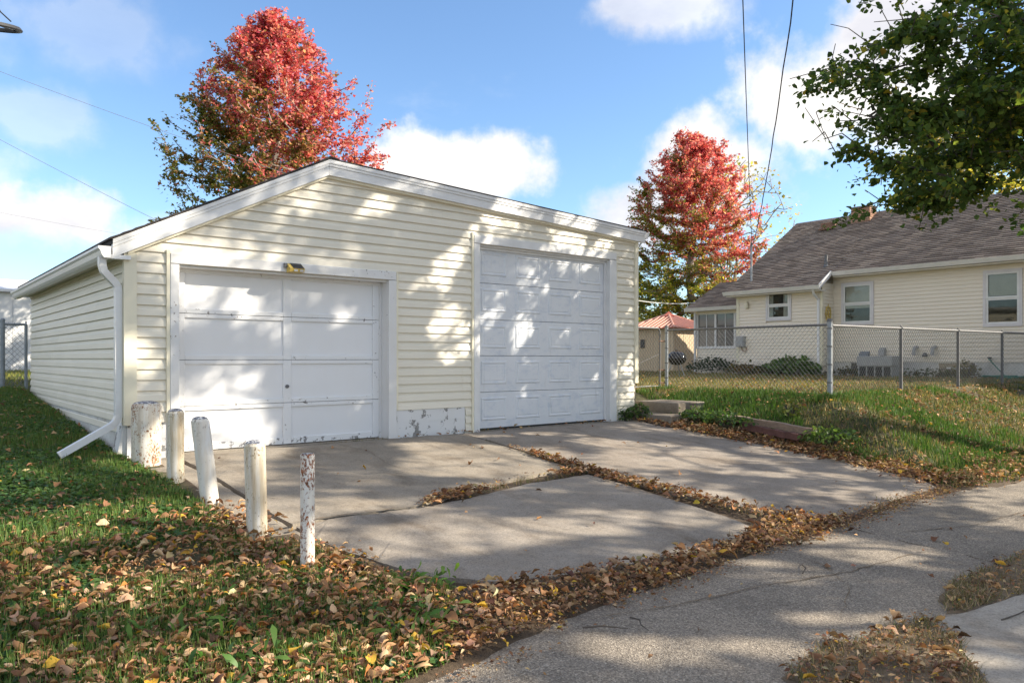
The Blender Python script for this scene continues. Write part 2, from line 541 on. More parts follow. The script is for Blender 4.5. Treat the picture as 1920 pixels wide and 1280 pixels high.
class MB:
    def __init__(s):
        s.v = []
        s.f = []
        s.uv = None

    def add(s, vs, fs):
        b = len(s.v)
        s.v += [tuple(p) for p in vs]
        s.f += [tuple(i + b for i in q) for q in fs]

    def box(s, x0, x1, y0, y1, z0, z1):
        vs = [(x, y, z) for z in (z0, z1) for y in (y0, y1) for x in (x0, x1)]
        s.add(vs, [(0, 2, 3, 1), (4, 5, 7, 6), (0, 1, 5, 4), (2, 6, 7, 3), (0, 4, 6, 2), (1, 3, 7, 5)])

    def cbox(s, x0, x1, y0, y1, z0, z1, c=.004):
        """box with chamfered vertical-facing edges"""
        bm = bmesh.new()
        r = bmesh.ops.create_cube(bm, size=1)
        for v in bm.verts:
            v.co = Vector(((x0 + x1) / 2 + v.co.x * (x1 - x0), (y0 + y1) / 2 + v.co.y * (y1 - y0), (z0 + z1) / 2 + v.co.z * (z1 - z0)))
        c = min(c, .45 * min(x1 - x0, y1 - y0, z1 - z0))
        bmesh.ops.bevel(bm, geom=list(bm.edges), offset=c, segments=1, affect='EDGES')
        bm.verts.index_update()
        s.add([v.co for v in bm.verts], [[v.index for v in f.verts] for f in bm.faces])
        bm.free()

    def prism(s, poly, axis, a0, a1):
        """extrude a 2-D polygon along an axis ('x','y','z')"""
        n = len(poly)

        def P(p, a):
            if axis == 'x':
                return (a, p[0], p[1])
            if axis == 'y':
                return (p[0], a, p[1])
            return (p[0], p[1], a)
        vs = [P(p, a0) for p in poly] + [P(p, a1) for p in poly]
        fs = [tuple(range(n))[::-1], tuple(range(n, 2 * n))]
        fs += [(i, (i + 1) % n, n + (i + 1) % n, n + i) for i in range(n)]
        s.add(vs, fs)

    def tube(s, pts, rad, n=6, caps=True):
        pts = [Vector(p) for p in pts]
        if not hasattr(rad, '__len__'):
            rad = [rad] * len(pts)
        rings = []
        up = None
        for i, p in enumerate(pts):
            d = (pts[min(i + 1, len(pts) - 1)] - pts[max(i - 1, 0)])
            if d.length < 1e-9:
                d = Vector((0, 0, 1))
            d.normalize()
            if up is None:
                up = Vector((0, 0, 1)) if abs(d.z) < .9 else Vector((1, 0, 0))
            a = d.cross(up)
            if a.length < 1e-6:
                a = d.cross(Vector((0, 1, 0)))
            a.normalize()
            b = a.cross(d)
            b.normalize()
            up = b
            rings.append([p + (a * math.cos(2 * PI * k / n) + b * math.sin(2 * PI * k / n)) * rad[i] for k in range(n)])
        vs = [q for r in rings for q in r]
        fs = []
        for i in range(len(pts) - 1):
            for k in range(n):
                k2 = (k + 1) % n
                fs.append((i * n + k, i * n + k2, (i + 1) * n + k2, (i + 1) * n + k))
        if caps:
            fs.append(tuple(range(n))[::-1])
            m = (len(pts) - 1) * n
            fs.append(tuple(range(m, m + n)))
        s.add(vs, fs)

    def rect_tube(s, pts, a, b, side=(0, 1, 0)):
        """rectangular pipe; a = half size along side, b = the other"""
        pts = [Vector(p) for p in pts]
        sd = Vector(side).normalized()
        vs = []
        for i, p in enumerate(pts):
            d = (pts[min(i + 1, len(pts) - 1)] - pts[max(i - 1, 0)]).normalized()
            o = d.cross(sd).normalized()
            vs += [p + sd * a + o * b, p - sd * a + o * b, p - sd * a - o * b, p + sd * a - o * b]
        fs = [(3, 2, 1, 0)]
        for i in range(len(pts) - 1):
            for k in range(4):
                k2 = (k + 1) % 4
                fs.append((i * 4 + k, i * 4 + k2, i * 4 + 4 + k2, i * 4 + 4 + k))
        m = (len(pts) - 1) * 4
        fs.append((m, m + 1, m + 2, m + 3))
        s.add(vs, fs)

    def lathe(s, prof, c=(0, 0, 0), n=20):
        vs = []
        for (r, z) in prof:
            for k in range(n):
                t = 2 * PI * k / n
                vs.append((c[0] + r * math.cos(t), c[1] + r * math.sin(t), c[2] + z))
        fs = []
        for i in range(len(prof) - 1):
            for k in range(n):
                k2 = (k + 1) % n
                fs.append((i * n + k, i * n + k2, (i + 1) * n + k2, (i + 1) * n + k))
        fs.append(tuple(range(n))[::-1])
        m = (len(prof) - 1) * n
        fs.append(tuple(range(m, m + n)))
        s.add(vs, fs)

    def build(s, name, mat, parent=None, smooth=False, kind=None, fix=True):
        me = bpy.data.meshes.new(name)
        me.from_pydata([tuple(p) for p in s.v], [], s.f)
        if fix and len(s.f) < 6000:
            bm = bmesh.new()
            bm.from_mesh(me)
            bmesh.ops.recalc_face_normals(bm, faces=bm.faces)
            bm.to_mesh(me)
            bm.free()
        if mat:
            me.materials.append(MATS[mat])
        if smooth:
            me.shade_smooth()
            me.set_sharp_from_angle(angle=math.radians(38))
        o = bpy.data.objects.new(name, me)
        COL.objects.link(o)
        if parent:
            o.parent = parent
        if kind:
            o['kind'] = kind
        return o


def thing(name, loc, label, cat, group=None):
    o = bpy.data.objects.new(name, None)
    o.empty_display_size = .1
    o.location = loc
    COL.objects.link(o)
    tag(o, label, cat, group)
    return o


def tag(o, label, cat, group=None):
    o['label'] = label
    o['category'] = cat
    if group:
        o['group'] = group
    return o


def keep(root):
    """children are modelled in world space: undo the root's offset"""
    for ch in root.children:
        ch.location = ch.location - root.location if ch.parent == root else ch.location
    return root


def structure(o):
    o['kind'] = 'structure'
    return o


def ss(t):
    t = np.clip(t, 0, 1)
    return t * t * (3 - 2 * t)


# ------------------------------------------------------------------ terrain
def gz(x, y):
    x = np.asarray(x, float)
    y = np.asarray(y, float)
    low = np.where(y > -.25, 0., np.where(y > -5.2, .088 * (y + .25), -.4356 + .05 * np.maximum(y + 5.2, -1.2)))
    left = np.where(y > -.6, .068 * (np.minimum(y, 9) + .3), .088 * (y + .25) + .0105)
    left = np.where(y < -5.2, low, left)
    wl = ss((.35 - x) / .5)
    z = low * (1 - wl) + left * wl
    H = .40 + .008 * np.clip(x - 10, -3, 14)
    k = np.minimum(ss((x - 7.6) / 2.4), ss((y + 5.3) / 3.4))
    k = np.maximum(k, ss((y - .1) / .8) * (x > 7.8))
    z = z * (1 - k) + H * k
    b = ss((y - 6.5) / 3.)
    return z * (1 - b) + b * np.where(x > 3, H, np.minimum(left, .6))


def g1(x, y):
    return float(gz(x, y))


def hash_noise(x, y, s, seed=0):
    """cheap smooth value noise (numpy)"""
    x = np.asarray(x, float) * s + 13.7 * seed
    y = np.asarray(y, float) * s - 7.3 * seed
    xi = np.floor(x)
    yi = np.floor(y)
    fx = x - xi
    fy = y - yi

    def h(a, b):
        v = np.sin(a * 127.1 + b * 311.7 + seed * 74.7) * 43758.5453
        return v - np.floor(v)
    fx = fx * fx * (3 - 2 * fx)
    fy = fy * fy * (3 - 2 * fy)
    return (h(xi, yi) * (1 - fx) + h(xi + 1, yi) * fx) * (1 - fy) + (h(xi, yi + 1) * (1 - fx) + h(xi + 1, yi + 1) * fx) * fy


def inpoly(x, y, poly):
    x = np.asarray(x)
    y = np.asarray(y)
    r = np.zeros(x.shape, bool)
    n = len(poly)
    for i in range(n):
        x1, y1 = poly[i]
        x2, y2 = poly[(i + 1) % n]
        c = ((y1 > y) != (y2 > y)) & (x < (x2 - x1) * (y - y1) / (y2 - y1 + 1e-12) + x1)
        r ^= c
    return r


SLAB_FRONT = [(.50, -3.02), (.50, -3.35), (.56, -3.7), (.64, -4.0), (.78, -4.38), (1.15, -4.72), (1.65, -4.85), (2.2, -4.92), (2.8, -4.95), (3.3, -4.95),
              (3.78, -4.86), (3.86, -4.5), (3.90, -4.0), (3.96, -3.2), (3.93, -2.72), (3.05, -2.74), (2.1, -2.95), (1.64, -2.99), (.8, -2.96)]
SLAB_LEFT = [(.44, -.03), (4.12, -.03), (4.10, -.9), (3.98, -2.4), (3.0, -2.52), (2.12, -2.76), (1.62, -2.94), (.8, -2.925), (.5, -2.955), (.47, -2.6), (.50, -1.7)]
SLAB_RIGHT = [(4.15, -.03), (7.78, -.03), (7.60, -.5), (7.64, -1.6), (7.66, -3.0), (7.56, -4.1), (7.42, -4.75), (7.18, -4.98), (6.4, -4.98), (5.6, -5.02), (4.75, -5.05),
              (4.52, -4.9), (4.28, -4.5), (4.14, -3.7), (4.09, -2.5), (4.16, -.9)]
CURB_LEFT = [(-.02, -.30), (.40, -.04), (.455, -1.7), (.43, -2.6), (.455, -3.1), (.48, -3.5), (.40, -3.62), (.15, -3.45), (.02, -3.2), (.10, -2.3), (.04, -1.7), (-.05, -1.2)]
ALLEY_TOP = [(-1.6, -5.85), (-.6, -5.62), (.0, -5.54), (.2, -5.52), (.8, -5.41), (1.43, -5.31), (2.1, -5.27), (3.06, -5.24), (3.87, -5.21), (4.6, -5.19), (5.6, -5.13), (6.2, -5.10), (7.2, -5.16), (8.5, -5.36), (12, -5.5), (40, -5.6)]
PAD = [(2.83, -6.68), (3.37, -6.77), (3.9, -6.86), (6.0, -6.9), (9, -6.9), (9, -9.4), (1.2, -9.4), (1.5, -7.7), (2.11, -7.13), (2.5, -6.9)]
ISL_A = [(1.30, -6.75), (1.41, -6.52), (1.62, -6.48), (2.02, -6.42), (2.12, -6.56), (2.43, -6.54), (2.78, -6.62), (2.56, -6.87), (2.33, -7.0), (2.13, -7.13), (1.5, -7.4), (1.2, -7.2)]
ISL_B = [(3.55, -6.44), (4.2, -6.45), (4.9, -6.48), (6.0, -6.5), (6, -6.88), (3.9, -6.85), (3.37, -6.76), (3.06, -6.72), (2.95, -6.64), (3.2, -6.56)]


def build_ground():
    xs = np.unique(np.concatenate([np.linspace(-300, -20, 15), np.linspace(-20, -3, 18), np.arange(-3, 12, .1), np.arange(12, 30, .5), np.linspace(30, 60, 16), np.linspace(60, 400, 12)]))
    ys = np.unique(np.concatenate([np.linspace(-200, -20, 12), np.linspace(-20, -9, 12), np.arange(-9, 8, .1), np.arange(8, 30, .6), np.linspace(30, 60, 12), np.linspace(60, 500, 12)]))
    X, Y = np.meshgrid(xs, ys)
    Z = gz(X, Y) + .05 * (hash_noise(X, Y, 1.3, 2) - .5) * (np.abs(Y + 2) < 40) + .025 * (hash_noise(X, Y, 4.1, 3) - .5)
    # lower the soil under the paving
    inside = np.zeros(X.shape, bool)
    for p in (SLAB_FRONT, SLAB_LEFT, SLAB_RIGHT):
        inside |= inpoly(X, Y, p)
    inside |= (X > .3) & (X < 7.6) & (Y > -4.75) & (Y < .5) & (X + Y * .0 > .75)
    inside |= (X > .3) & (X < .8) & (Y > -3.2) & (Y < .5)
    rim = (X > -.8) & (X < 7.9) & (Y > -5.7) & (Y < -4.2)
    Z = np.where(rim, gz(X, Y) - .004 + .02 * (hash_noise(X, Y, 4.1, 3) - .5), Z)
    Z = np.where(inside, gz(X, Y) - .035, Z)
    ay = np.interp(X, [p[0] for p in ALLEY_TOP], [p[1] for p in ALLEY_TOP])
    al = (Y < ay - .03) & (Y > -9.6)
    Z = np.where(al, gz(X, Y) - .03, Z)
    Z = np.where((X > .25) & (X < 7.7) & (Y > -.3) & (Y < 6.5), -.1, Z)
    nx, ny = len(xs), len(ys)
    V = np.stack([X, Y, Z], -1).reshape(-1, 3)
    idx = np.arange(nx * ny).reshape(ny, nx)
    F = np.stack([idx[:-1, :-1], idx[:-1, 1:], idx[1:, 1:], idx[1:, :-1]], -1).reshape(-1, 4)
    me = bpy.data.meshes.new('ground')
    me.from_pydata(V.tolist(), [], F.tolist())
    me.materials.append(MATS['soil'])
    at = me.color_attributes.new('Col', 'FLOAT_COLOR', 'POINT')
    n = hash_noise(X, Y, .9, 5)[..., None]
    lawn = np.array([.055, .075, .025]) * (1 - n) + np.array([.085, .075, .035]) * n
    yard = np.array([.20, .165, .07]) * (1 - n) + np.array([.12, .125, .045]) * n
    bank = np.array([.03, .05, .014]) * (1 - n) + np.array([.075, .06, .028]) * n
    wy = ss((X - 10.0) / 1.0)[..., None] * ss((Y + 2.6) / .6)[..., None]
    wy = np.maximum(wy, ss((Y - 1.6) / 1.5)[..., None] * (X > 7.5)[..., None])
    wb = ss((X - 7.4) / .5)[..., None]
    c = lawn * (1 - wb) + bank * wb
    c = c * (1 - wy) + yard * wy
    edge = ((Y < -4.6) | ((X > .2) & (X < 7.9) & (Y < .2)))[..., None]
    c = np.where(edge, np.array([.085, .06, .04]), c)
    c = np.concatenate([c, np.ones(c.shape[:-1] + (1,))], -1).reshape(-1, 4)
    at.data.foreach_set('color', c.astype(np.float32).ravel())
    me.shade_smooth()
    o = bpy.data.objects.new('ground', me)
    COL.objects.link(o)
    structure(o)


build_ground()


def refine(poly, step=.12, jit=.012, seed=1):
    r = random.Random(seed)
    out = []
    n = len(poly)
    for i in range(n):
        a = Vector((*poly[i], 0))
        b = Vector((*poly[(i + 1) % n], 0))
        k = max(1, int((b - a).length / step))
        for j in range(k):
            p = a.lerp(b, j / k)
            out.append((p.x + r.uniform(-jit, jit), p.y + r.uniform(-jit, jit)))
    return out


def slab(name, poly, dz, thick, mat, parent=None, jit=.01, seed=1, bev=.012):
    """paving slab that follows the slope of the drive, with a worn rim"""
    pts = refine(poly, .12, jit, seed)
    bm = bmesh.new()
    vs = [bm.verts.new((x, y, 0)) for x, y in pts]
    f = bm.faces.new(vs)
    if f.normal.z < 0:
        f.normal_flip()
    r = bmesh.ops.inset_region(bm, faces=[f], thickness=bev)
    bmesh.ops.triangulate(bm, faces=[q for q in bm.faces if len(q.verts) > 4])
    ys_ = [p[1] for p in pts]
    xs_ = [p[0] for p in pts]
    for yy in np.arange(max(min(ys_), -9.5), max(ys_), .33)[1:]:
        bmesh.ops.bisect_plane(bm, geom=list(bm.verts) + list(bm.edges) + list(bm.faces), plane_co=(0, float(yy) + .003, 0), plane_no=(0, 1, 0))
    for xx in np.arange(max(min(xs_), -3), min(max(xs_), 11), .8)[1:]:
        bmesh.ops.bisect_plane(bm, geom=list(bm.verts) + list(bm.edges) + list(bm.faces), plane_co=(float(xx) + .003, 0, 0), plane_no=(1, 0, 0))
    bm.verts.ensure_lookup_table()
    rim = [v for v in bm.verts if v.is_boundary]
    rimset = set(rim)
    for v in bm.verts:
        v.co.z = g1(v.co.x, v.co.y) + dz + .004 * (float(hash_noise(v.co.x, v.co.y, 1.1, 9)) - .5) - (bev * .7 if v in rimset else 0)
    be = [e for e in bm.edges if e.is_boundary]
    ex = bmesh.ops.extrude_edge_only(bm, edges=be)
    for v in ex['geom']:
        if isinstance(v, bmesh.types.BMVert):
            v.co.z -= thick
    bmesh.ops.recalc_face_normals(bm, faces=bm.faces)
    me = bpy.data.meshes.new(name)
    bm.to_mesh(me)
    bm.free()
    me.materials.append(MATS[mat])
    o = bpy.data.objects.new(name, me)
    COL.objects.link(o)
    if parent:
        o.parent = parent
    return o


# drive of separate concrete slabs
drive = bpy.data.objects.new('driveway', None)
COL.objects.link(drive)
structure(drive)
slab('concrete_slab', SLAB_LEFT, .012, .10, 'slab_left', drive, seed=2)
slab('concrete_slab', SLAB_FRONT, .006, .10, 'slab_front', drive, seed=3)
slab('concrete_slab', SLAB_RIGHT, .010, .10, 'slab_right', drive, seed=4)
slab('bollard_footing', CURB_LEFT, .004, .10, 'slab_left', drive, seed=5)

# alley of worn asphalt, cracked into two sheets
alley = bpy.data.objects.new('alley', None)
COL.objects.link(alley)
structure(alley)
CRK = [(4.60, -5.19), (4.57, -5.4), (4.53, -5.78), (4.56, -6.05), (4.50, -6.3), (4.48, -6.6), (4.5, -9.5)]
west = [p for p in ALLEY_TOP if p[0] < 4.55] + CRK + [(-1.6, -9.5), (-30, -9.5), (-30, -6.4), (-6, -6.2)]
east = [(x + .018, y) for x, y in CRK[::-1]] + [p for p in ALLEY_TOP if p[0] > 4.65] + [(40, -9.5)]
slab('asphalt_sheet', west, .004, .08, 'asphalt', alley, .018, seed=6, bev=.02)
slab('asphalt_sheet', east, .002, .08, 'asphalt', alley, .018, seed=7, bev=.02)
pad = slab('pavement', PAD, .018, .09, 'pad_concrete', None, seed=8)
structure(pad)

# hairline crack across the left half of the drive: the soil between slabs shows; the footing is cracked too
ck = MB()
for pts in ([(.30, -2.60), (.22, -2.9), (.27, -3.1), (.12, -3.3)], [(.46, -3.02), (.3, -3.05), (.16, -2.98)]):
    for a, b in zip(pts[:-1], pts[1:]):
        a3 = Vector((a[0], a[1], g1(*a) + .008))
        b3 = Vector((b[0], b[1], g1(*b) + .008))
        ck.tube([a3, (a3 + b3) / 2 + Vector((rnd.uniform(-.01, .01), 0, 0)), b3], .004, 4)
ck.build('crack', 'dark_gap', drive)


def crack_line(pts, w, par, lift, seed):
    """a jagged open crack: a thin sunken-dark ribbon of dirt lying in the surface"""
    r = random.Random(seed)
    line = []
    for a, b in zip(pts[:-1], pts[1:]):
        n = max(2, int(math.hypot(b[0] - a[0], b[1] - a[1]) / .07))
        for k in range(n):
            s_ = k / n
            line.append((a[0] + (b[0] - a[0]) * s_ + r.uniform(-.012, .012), a[1] + (b[1] - a[1]) * s_ + r.uniform(-.012, .012)))
    m = MB()
    vs, fs = [], []
    for i, p in enumerate(line):
        q = line[min(i + 1, len(line) - 1)]
        o_ = line[max(i - 1, 0)]
        dx, dy = q[0] - o_[0], q[1] - o_[1]
        L = math.hypot(dx, dy) + 1e-9
        ww = w * r.uniform(.3, 1.2) * (1 if 2 < i < len(line) - 3 else .3)
        for sg in (1, -1):
            X_, Y_ = p[0] - dy / L * ww * sg, p[1] + dx / L * ww * sg
            vs.append((X_, Y_, g1(X_, Y_) + lift))
    for i in range(len(line) - 1):
        fs.append((2 * i, 2 * i + 1, 2 * i + 3, 2 * i + 2))
    m.add(vs, fs)
    return m.build('crack', 'debris', par)


crack_line([(.50, -2.95), (.9, -2.94), (1.3, -2.955), (1.68, -2.97)], .010, drive, .017, 3)
crack_line([(5.2, -.05), (5.3, -1.1), (5.15, -2.0)], .003, drive, .0165, 4)
crack_line([(2.2, -.1), (2.35, -.8), (2.2, -1.5), (2.5, -2.4)], .003, drive, .0185, 5)
crack_line([(1.1, -5.45), (1.7, -5.6), (2.5, -5.72), (3.3, -5.9), (4.4, -6.0)], .006, alley, .011, 6)
crack_line([(4.7, -5.6), (5.6, -5.9), (7.0, -6.0)], .006, alley, .011, 7)
crack_line([(-.3, -6.2), (.6, -6.35), (1.3, -6.45)], .005, alley, .011, 8)
crack_line([(2.4, -6.3), (3.0, -6.05), (3.3, -5.7), (3.4, -5.35)], .004, alley, .011, 9)

# ------------------------------------------------------------------ garage
GX, GD = 7.83, 6.6            # width, depth
RX, RZ = 2.2, 3.43            # ridge
SLL, SLR = .506, .0433        # roof slopes left / right


def roof_z(x):
    return RZ - SLL * (RX - x) if x < RX else RZ - SLR * (x - RX)


garage = thing('garage', (0, 0, 0), 'cream vinyl-sided double garage with lopsided gable and two white doors', 'garage')
ROW = .1115
D1 = (.41, .50, 3.05, 3.16, 2.03, 2.145)      # outer l, inner l, inner r, outer r, opening top, casing top
D2 = (4.41, 4.51, 7.16, 7.32, 2.635, 2.755)
TH = .18                                       # roof build-up below the shingle line

# core of the front wall, pierced for the doors
fw = MB()
Y0, Y1 = .012, .19
fw.box(.0, D1[1] - .022, Y0, Y1, -.05, 2.1)
fw.box(D1[2] + .022, D2[1] - .022, Y0, Y1, -.05, 2.1)
fw.box(D2[2] + .022, GX, Y0, Y1, -.05, 2.1)
fw.box(D1[1] - .022, D1[2] + .022, Y0, Y1, D1[4] + .001, 2.1)
fw.prism([(.0, 2.1), (D2[1] - .022, 2.1), (D2[1] - .022, roof_z(D2[1]) - .1), (RX, RZ - .1), (0, roof_z(0) - .06)], 'y', Y0, Y1)
fw.prism([(D2[1] - .022, D2[4] + .001), (D2[2] + .022, D2[4] + .001), (D2[2] + .022, roof_z(D2[2]) - .1), (D2[1] - .022, roof_z(D2[1]) - .1)], 'y', Y0, Y1)
fw.prism([(D2[2] + .022, 2.1), (GX, 2.1), (GX, roof_z(GX) - .1), (D2[2] + .022, roof_z(D2[2]) - .1)], 'y', Y0, Y1)
front_wall = fw.build('front_wall', 'cream_trim', garage)

PROF = [(0.03, .004), (0.0, .023), (.03, .0255), (.58, .0190), (.68, .0125), (.74, .0110), (1.04, .0045)]


def siding_row(z0, h, xa, xb, name='siding_board', mat='siding', parent=None, plane='front', off=0., mb=None):
    """one course of dutch-lap siding; xa/xb are functions of z giving its ends"""
    own = mb is None
    if own:
        mb = MB()
    vs = []
    n = len(PROF)
    for end in (xa, xb):
        for (t, d) in PROF:
            z = z0 + t * h
            a = end(z) if callable(end) else end
            if plane == 'front':
                vs.append((a, off - d, z))
            else:
                vs.append((off - d, a, z))
    fs = [(i, i + 1, n + i + 1, n + i) for i in range(n - 1)]
    fs += [tuple(range(n)), tuple(range(n, 2 * n))]
    mb.add(vs, fs)
    if own:
        return mb.build(name, mat, parent)


def cut(a, b, holes):
    segs = [(a, b)]
    for h0, h1 in holes:
        out = []
        for s0, s1 in segs:
            if h1 <= s0 or h0 >= s1:
                out.append((s0, s1))
            else:
                if h0 - s0 > .02:
                    out.append((s0, h0))
                if s1 - h1 > .02:
                    out.append((h1, s1))
        segs = out
    return segs


z = .36 - 4 * ROW
while z < RZ - .2:
    zm = z + ROW * .5
    lo, hi = .085, GX - .045
    # ends follow the rakes
    if zm > roof_z(.0) - TH:
        lo = None
    if zm > roof_z(GX) - TH:
        hi = None
    holes = []
    if z + ROW * .8 < D1[5]:
        holes.append((D1[0], D1[3]))
    if z + ROW * .8 < D2[5]:
        holes.append((D2[0], D2[3]))
    if z < .33:
        holes += [(-1, .42), (3.1, 4.28)]      # bare block below the siding
    # partially cut top courses over a door run behind the casing
    lf = (lambda zz: max(.085, RX - (RZ - TH + .03 - zz) / SLL))
    rf = (lambda zz: min(GX - .045, RX + (RZ - TH + .03 - zz) / SLR))
    a0 = lf(zm)
    b0 = rf(zm)
    if b0 - a0 < .05:
        break
    # vinyl comes in long pieces with overlapping joints
    for (s0, s1) in cut(a0, b0, holes):
        js = []
        if s1 - s0 > 3.0:
            k = int(round((z - .36) / ROW))
            js = [s0 + (s1 - s0) * (.30 + .28 * ((k * 7 % 5) / 4.))]
        pts = [s0] + js + [s1]
        for i in range(len(pts) - 1):
            ea = lf if abs(pts[i] - a0) < 1e-6 else pts[i]
            eb = rf if abs(pts[i + 1] - b0) < 1e-6 else pts[i + 1] + (.02 if i < len(pts) - 2 else 0)
            
            siding_row(z, ROW, ea, eb, parent=front_wall, off=.010 - (.0012 if i % 2 else 0))
    z += ROW

# side wall
sw = MB()
sw.box(.012, .19, .19, GD, -.05, 2.12)
side_wall = sw.build('side_wall', 'cream_trim', garage)
bw = MB()
bw.box(.19, GX, GD - .18, GD - .002, -.05, 2.12)
bw.prism([(.012, 2.121), (GX, 2.121), (GX, roof_z(GX) - .1), (RX, RZ - .1), (.012, roof_z(0) - .06)], 'y', GD - .18, GD - .002)
bw.build('back_wall', 'cream_trim', garage)
rw = MB()
rw.box(GX - .18, GX - .002, .19, GD - .18, -.05, 3.08)
rw.build('side_wall', 'cream_trim', garage)
for k in range(-1, 17):
    z = .36 + k * ROW
    if z > 2.08:
        break
    jy = 1.4 + 3.6 * ((k * 3 + 2) % 7) / 7
    y_start = .30 if k < 0 else .045
    siding_row(z, ROW, y_start, jy + .02, parent=side_wall, plane='side', off=.010)
    siding_row(z, ROW, jy, GD, parent=side_wall, plane='side', off=.0088)

# trim
t = MB()
t.box(-.034, .085, -.036, .004, .345, 2.115)
t.box(-.036, .004, .004, .05, .347, 2.113)
t.build('corner_trim', 'cream_trim', garage)
t = MB()
t.box(GX - .05, GX + .028, -.036, .004, .62, 3.03)
t.box(GX + .004, GX + .030, .004, .09, .622, 3.028)
t.build('corner_trim', 'cream_trim', garage)
t = MB()
t.box(GX - .045, GX + .0, .005, .03, -.03, .62)
t.build('corner_post', 'step_concrete', garage)
# channel strips beside the door casings
for x0, x1, z0, z1 in ((D1[0] - .035, D1[0] - .002, .36, D1[5] + .03), (D1[3] + .002, D1[3] + .03, .37, D1[5] - .002), (D2[0] - .032, D2[0] - .002, .0, D2[5] + .03),
                       (D2[3] + .002, D2[3] + .02, .0, D2[5] - .05)):
    t = MB()
    t.box(x0, x1, -.034, .003, z0, z1)
    t.build('trim_strip', 'cream_trim', garage)

# bare painted block below the siding
for (x0, x1, z1) in ((.0, .41, .37), (3.165, 4.27, .39)):
    t = MB()
    t.box(x0, x1, -.004, .012, -.03, z1 / 2 - .004)
    t.box(x0, x1, -.004, .012, z1 / 2 + .004, z1)
    t.box(x0, x1, .0, .010, -.03, z1)
    t.build('foundation_block', 'block_peel', garage)
t = MB()
t.box(-.02, .02, .014, .30, -.05, .36)
t.prism([(-.10, -.05), (.0, -.05), (.0, .34), (-.03, .34)], 'y', .03, .26)
t.build('foundation_block', 'block_peel', garage)
t = MB()
t.box(-.004, .012, .3, GD, -.05, .37)
t.build('foundation_block', 'foundation', garage)


def casing(nm, D, mat, depth, proud=.040):
    l0, l1, r0, r1, zt, zc = D
    for (x0, x1, z0, z1) in ((l0, l1, -.0, zt), (r0, r1, -.0, zt), (l0 + .002, r1 - .002, zt + .002, zc)):
        t = MB()
        t.cbox(x0, x1, -proud, .010, z0 + .004, z1, .004)
        t.build('casing_board', mat, garage)
    for (x0, x1, z0, z1) in ((l1 - .02, l1, 0.004, zt), (r0, r0 + .02, 0.004, zt), (l1 + .002, r0 - .002, zt - .02, zt - .002)):
        t = MB()
        t.box(x0, x1, .0105, depth + .03, z0, z1)
        t.build('jamb', mat, garage)
    # door stop
    t = MB()
    t.box(l1 + .001, l1 + .03, depth - .035, depth - .005, .004, zt - .03)
    t.box(r0 - .03, r0 - .001, depth - .035, depth - .005, .004, zt - .03)
    t.box(l1 + .03, r0 - .03, depth - .035, depth - .005, zt - .055, zt - .021)
    t.build('door_stop', mat, garage)


casing('door', D1, 'white_peel', .185)
casing('door', D2, 'white_trim', .09, .038)

# --- old panelled wooden door
d1 = bpy.data.objects.new('garage_door', None)
COL.objects.link(d1)
d1.parent = garage
d1['label'] = 'old white panelled wooden garage door with peeling paint'
x0, x1 = D1[1] + .002, D1[2] - .002
DY = .19
secs = [.012, .505, 1.015, 1.525, 2.028]
xm = (x0 + x1) / 2 + .01
for i in range(4):
    za, zb = secs[i] + .0025, secs[i + 1] - .0025
    bot = .075 if i == 0 else .05
    top = .045
    if i == 3:
        top = .06
    for (a, b_, c, d, nm, mt) in ((x0, x0 + .115, za, zb, 'stile', 'door_rail_peel'), (xm - .05, xm + .05, za, zb, 'stile', 'door_rail_peel'), (x1 - .115, x1, za, zb, 'stile', 'door_rail_peel'),
                                  (x0 + .116, xm - .051, za, za + bot, 'rail', 'door_bottom_peel' if i == 0 else 'door_rail_peel'), (xm + .051, x1 - .116, za, za + bot, 'rail', 'door_bottom_peel' if i == 0 else 'door_rail_peel'),
                                  (x0 + .116, xm - .051, zb - top, zb, 'rail', 'door_rail_peel'), (xm + .051, x1 - .116, zb - top, zb, 'rail', 'door_rail_peel')):
        t = MB()
        t.cbox(a, b_, DY - .018 + rnd.uniform(-.001, .001), DY + .03, c, d, .003)
        t.build(nm, mt, d1)
    for (a, b_) in ((x0 + .10, xm - .04), (xm + .04, x1 - .10)):
        t = MB()
        t.box(a, b_, DY + .002, DY + .012, za + .01, zb - .01)
        t.build('panel', 'door_paint', d1)
t = MB()
t.box(x0 - .01, x1 + .01, DY + .012, DY + .03, .02, 2.02)
t.build('door_backing', 'dark_gap', d1)
t = MB()
t.tube([(xm - .005, DY - .018, .70), (xm - .005, DY - .034, .70)], .022, 10)
t.build('lock', 'galvanized_old', d1, True)

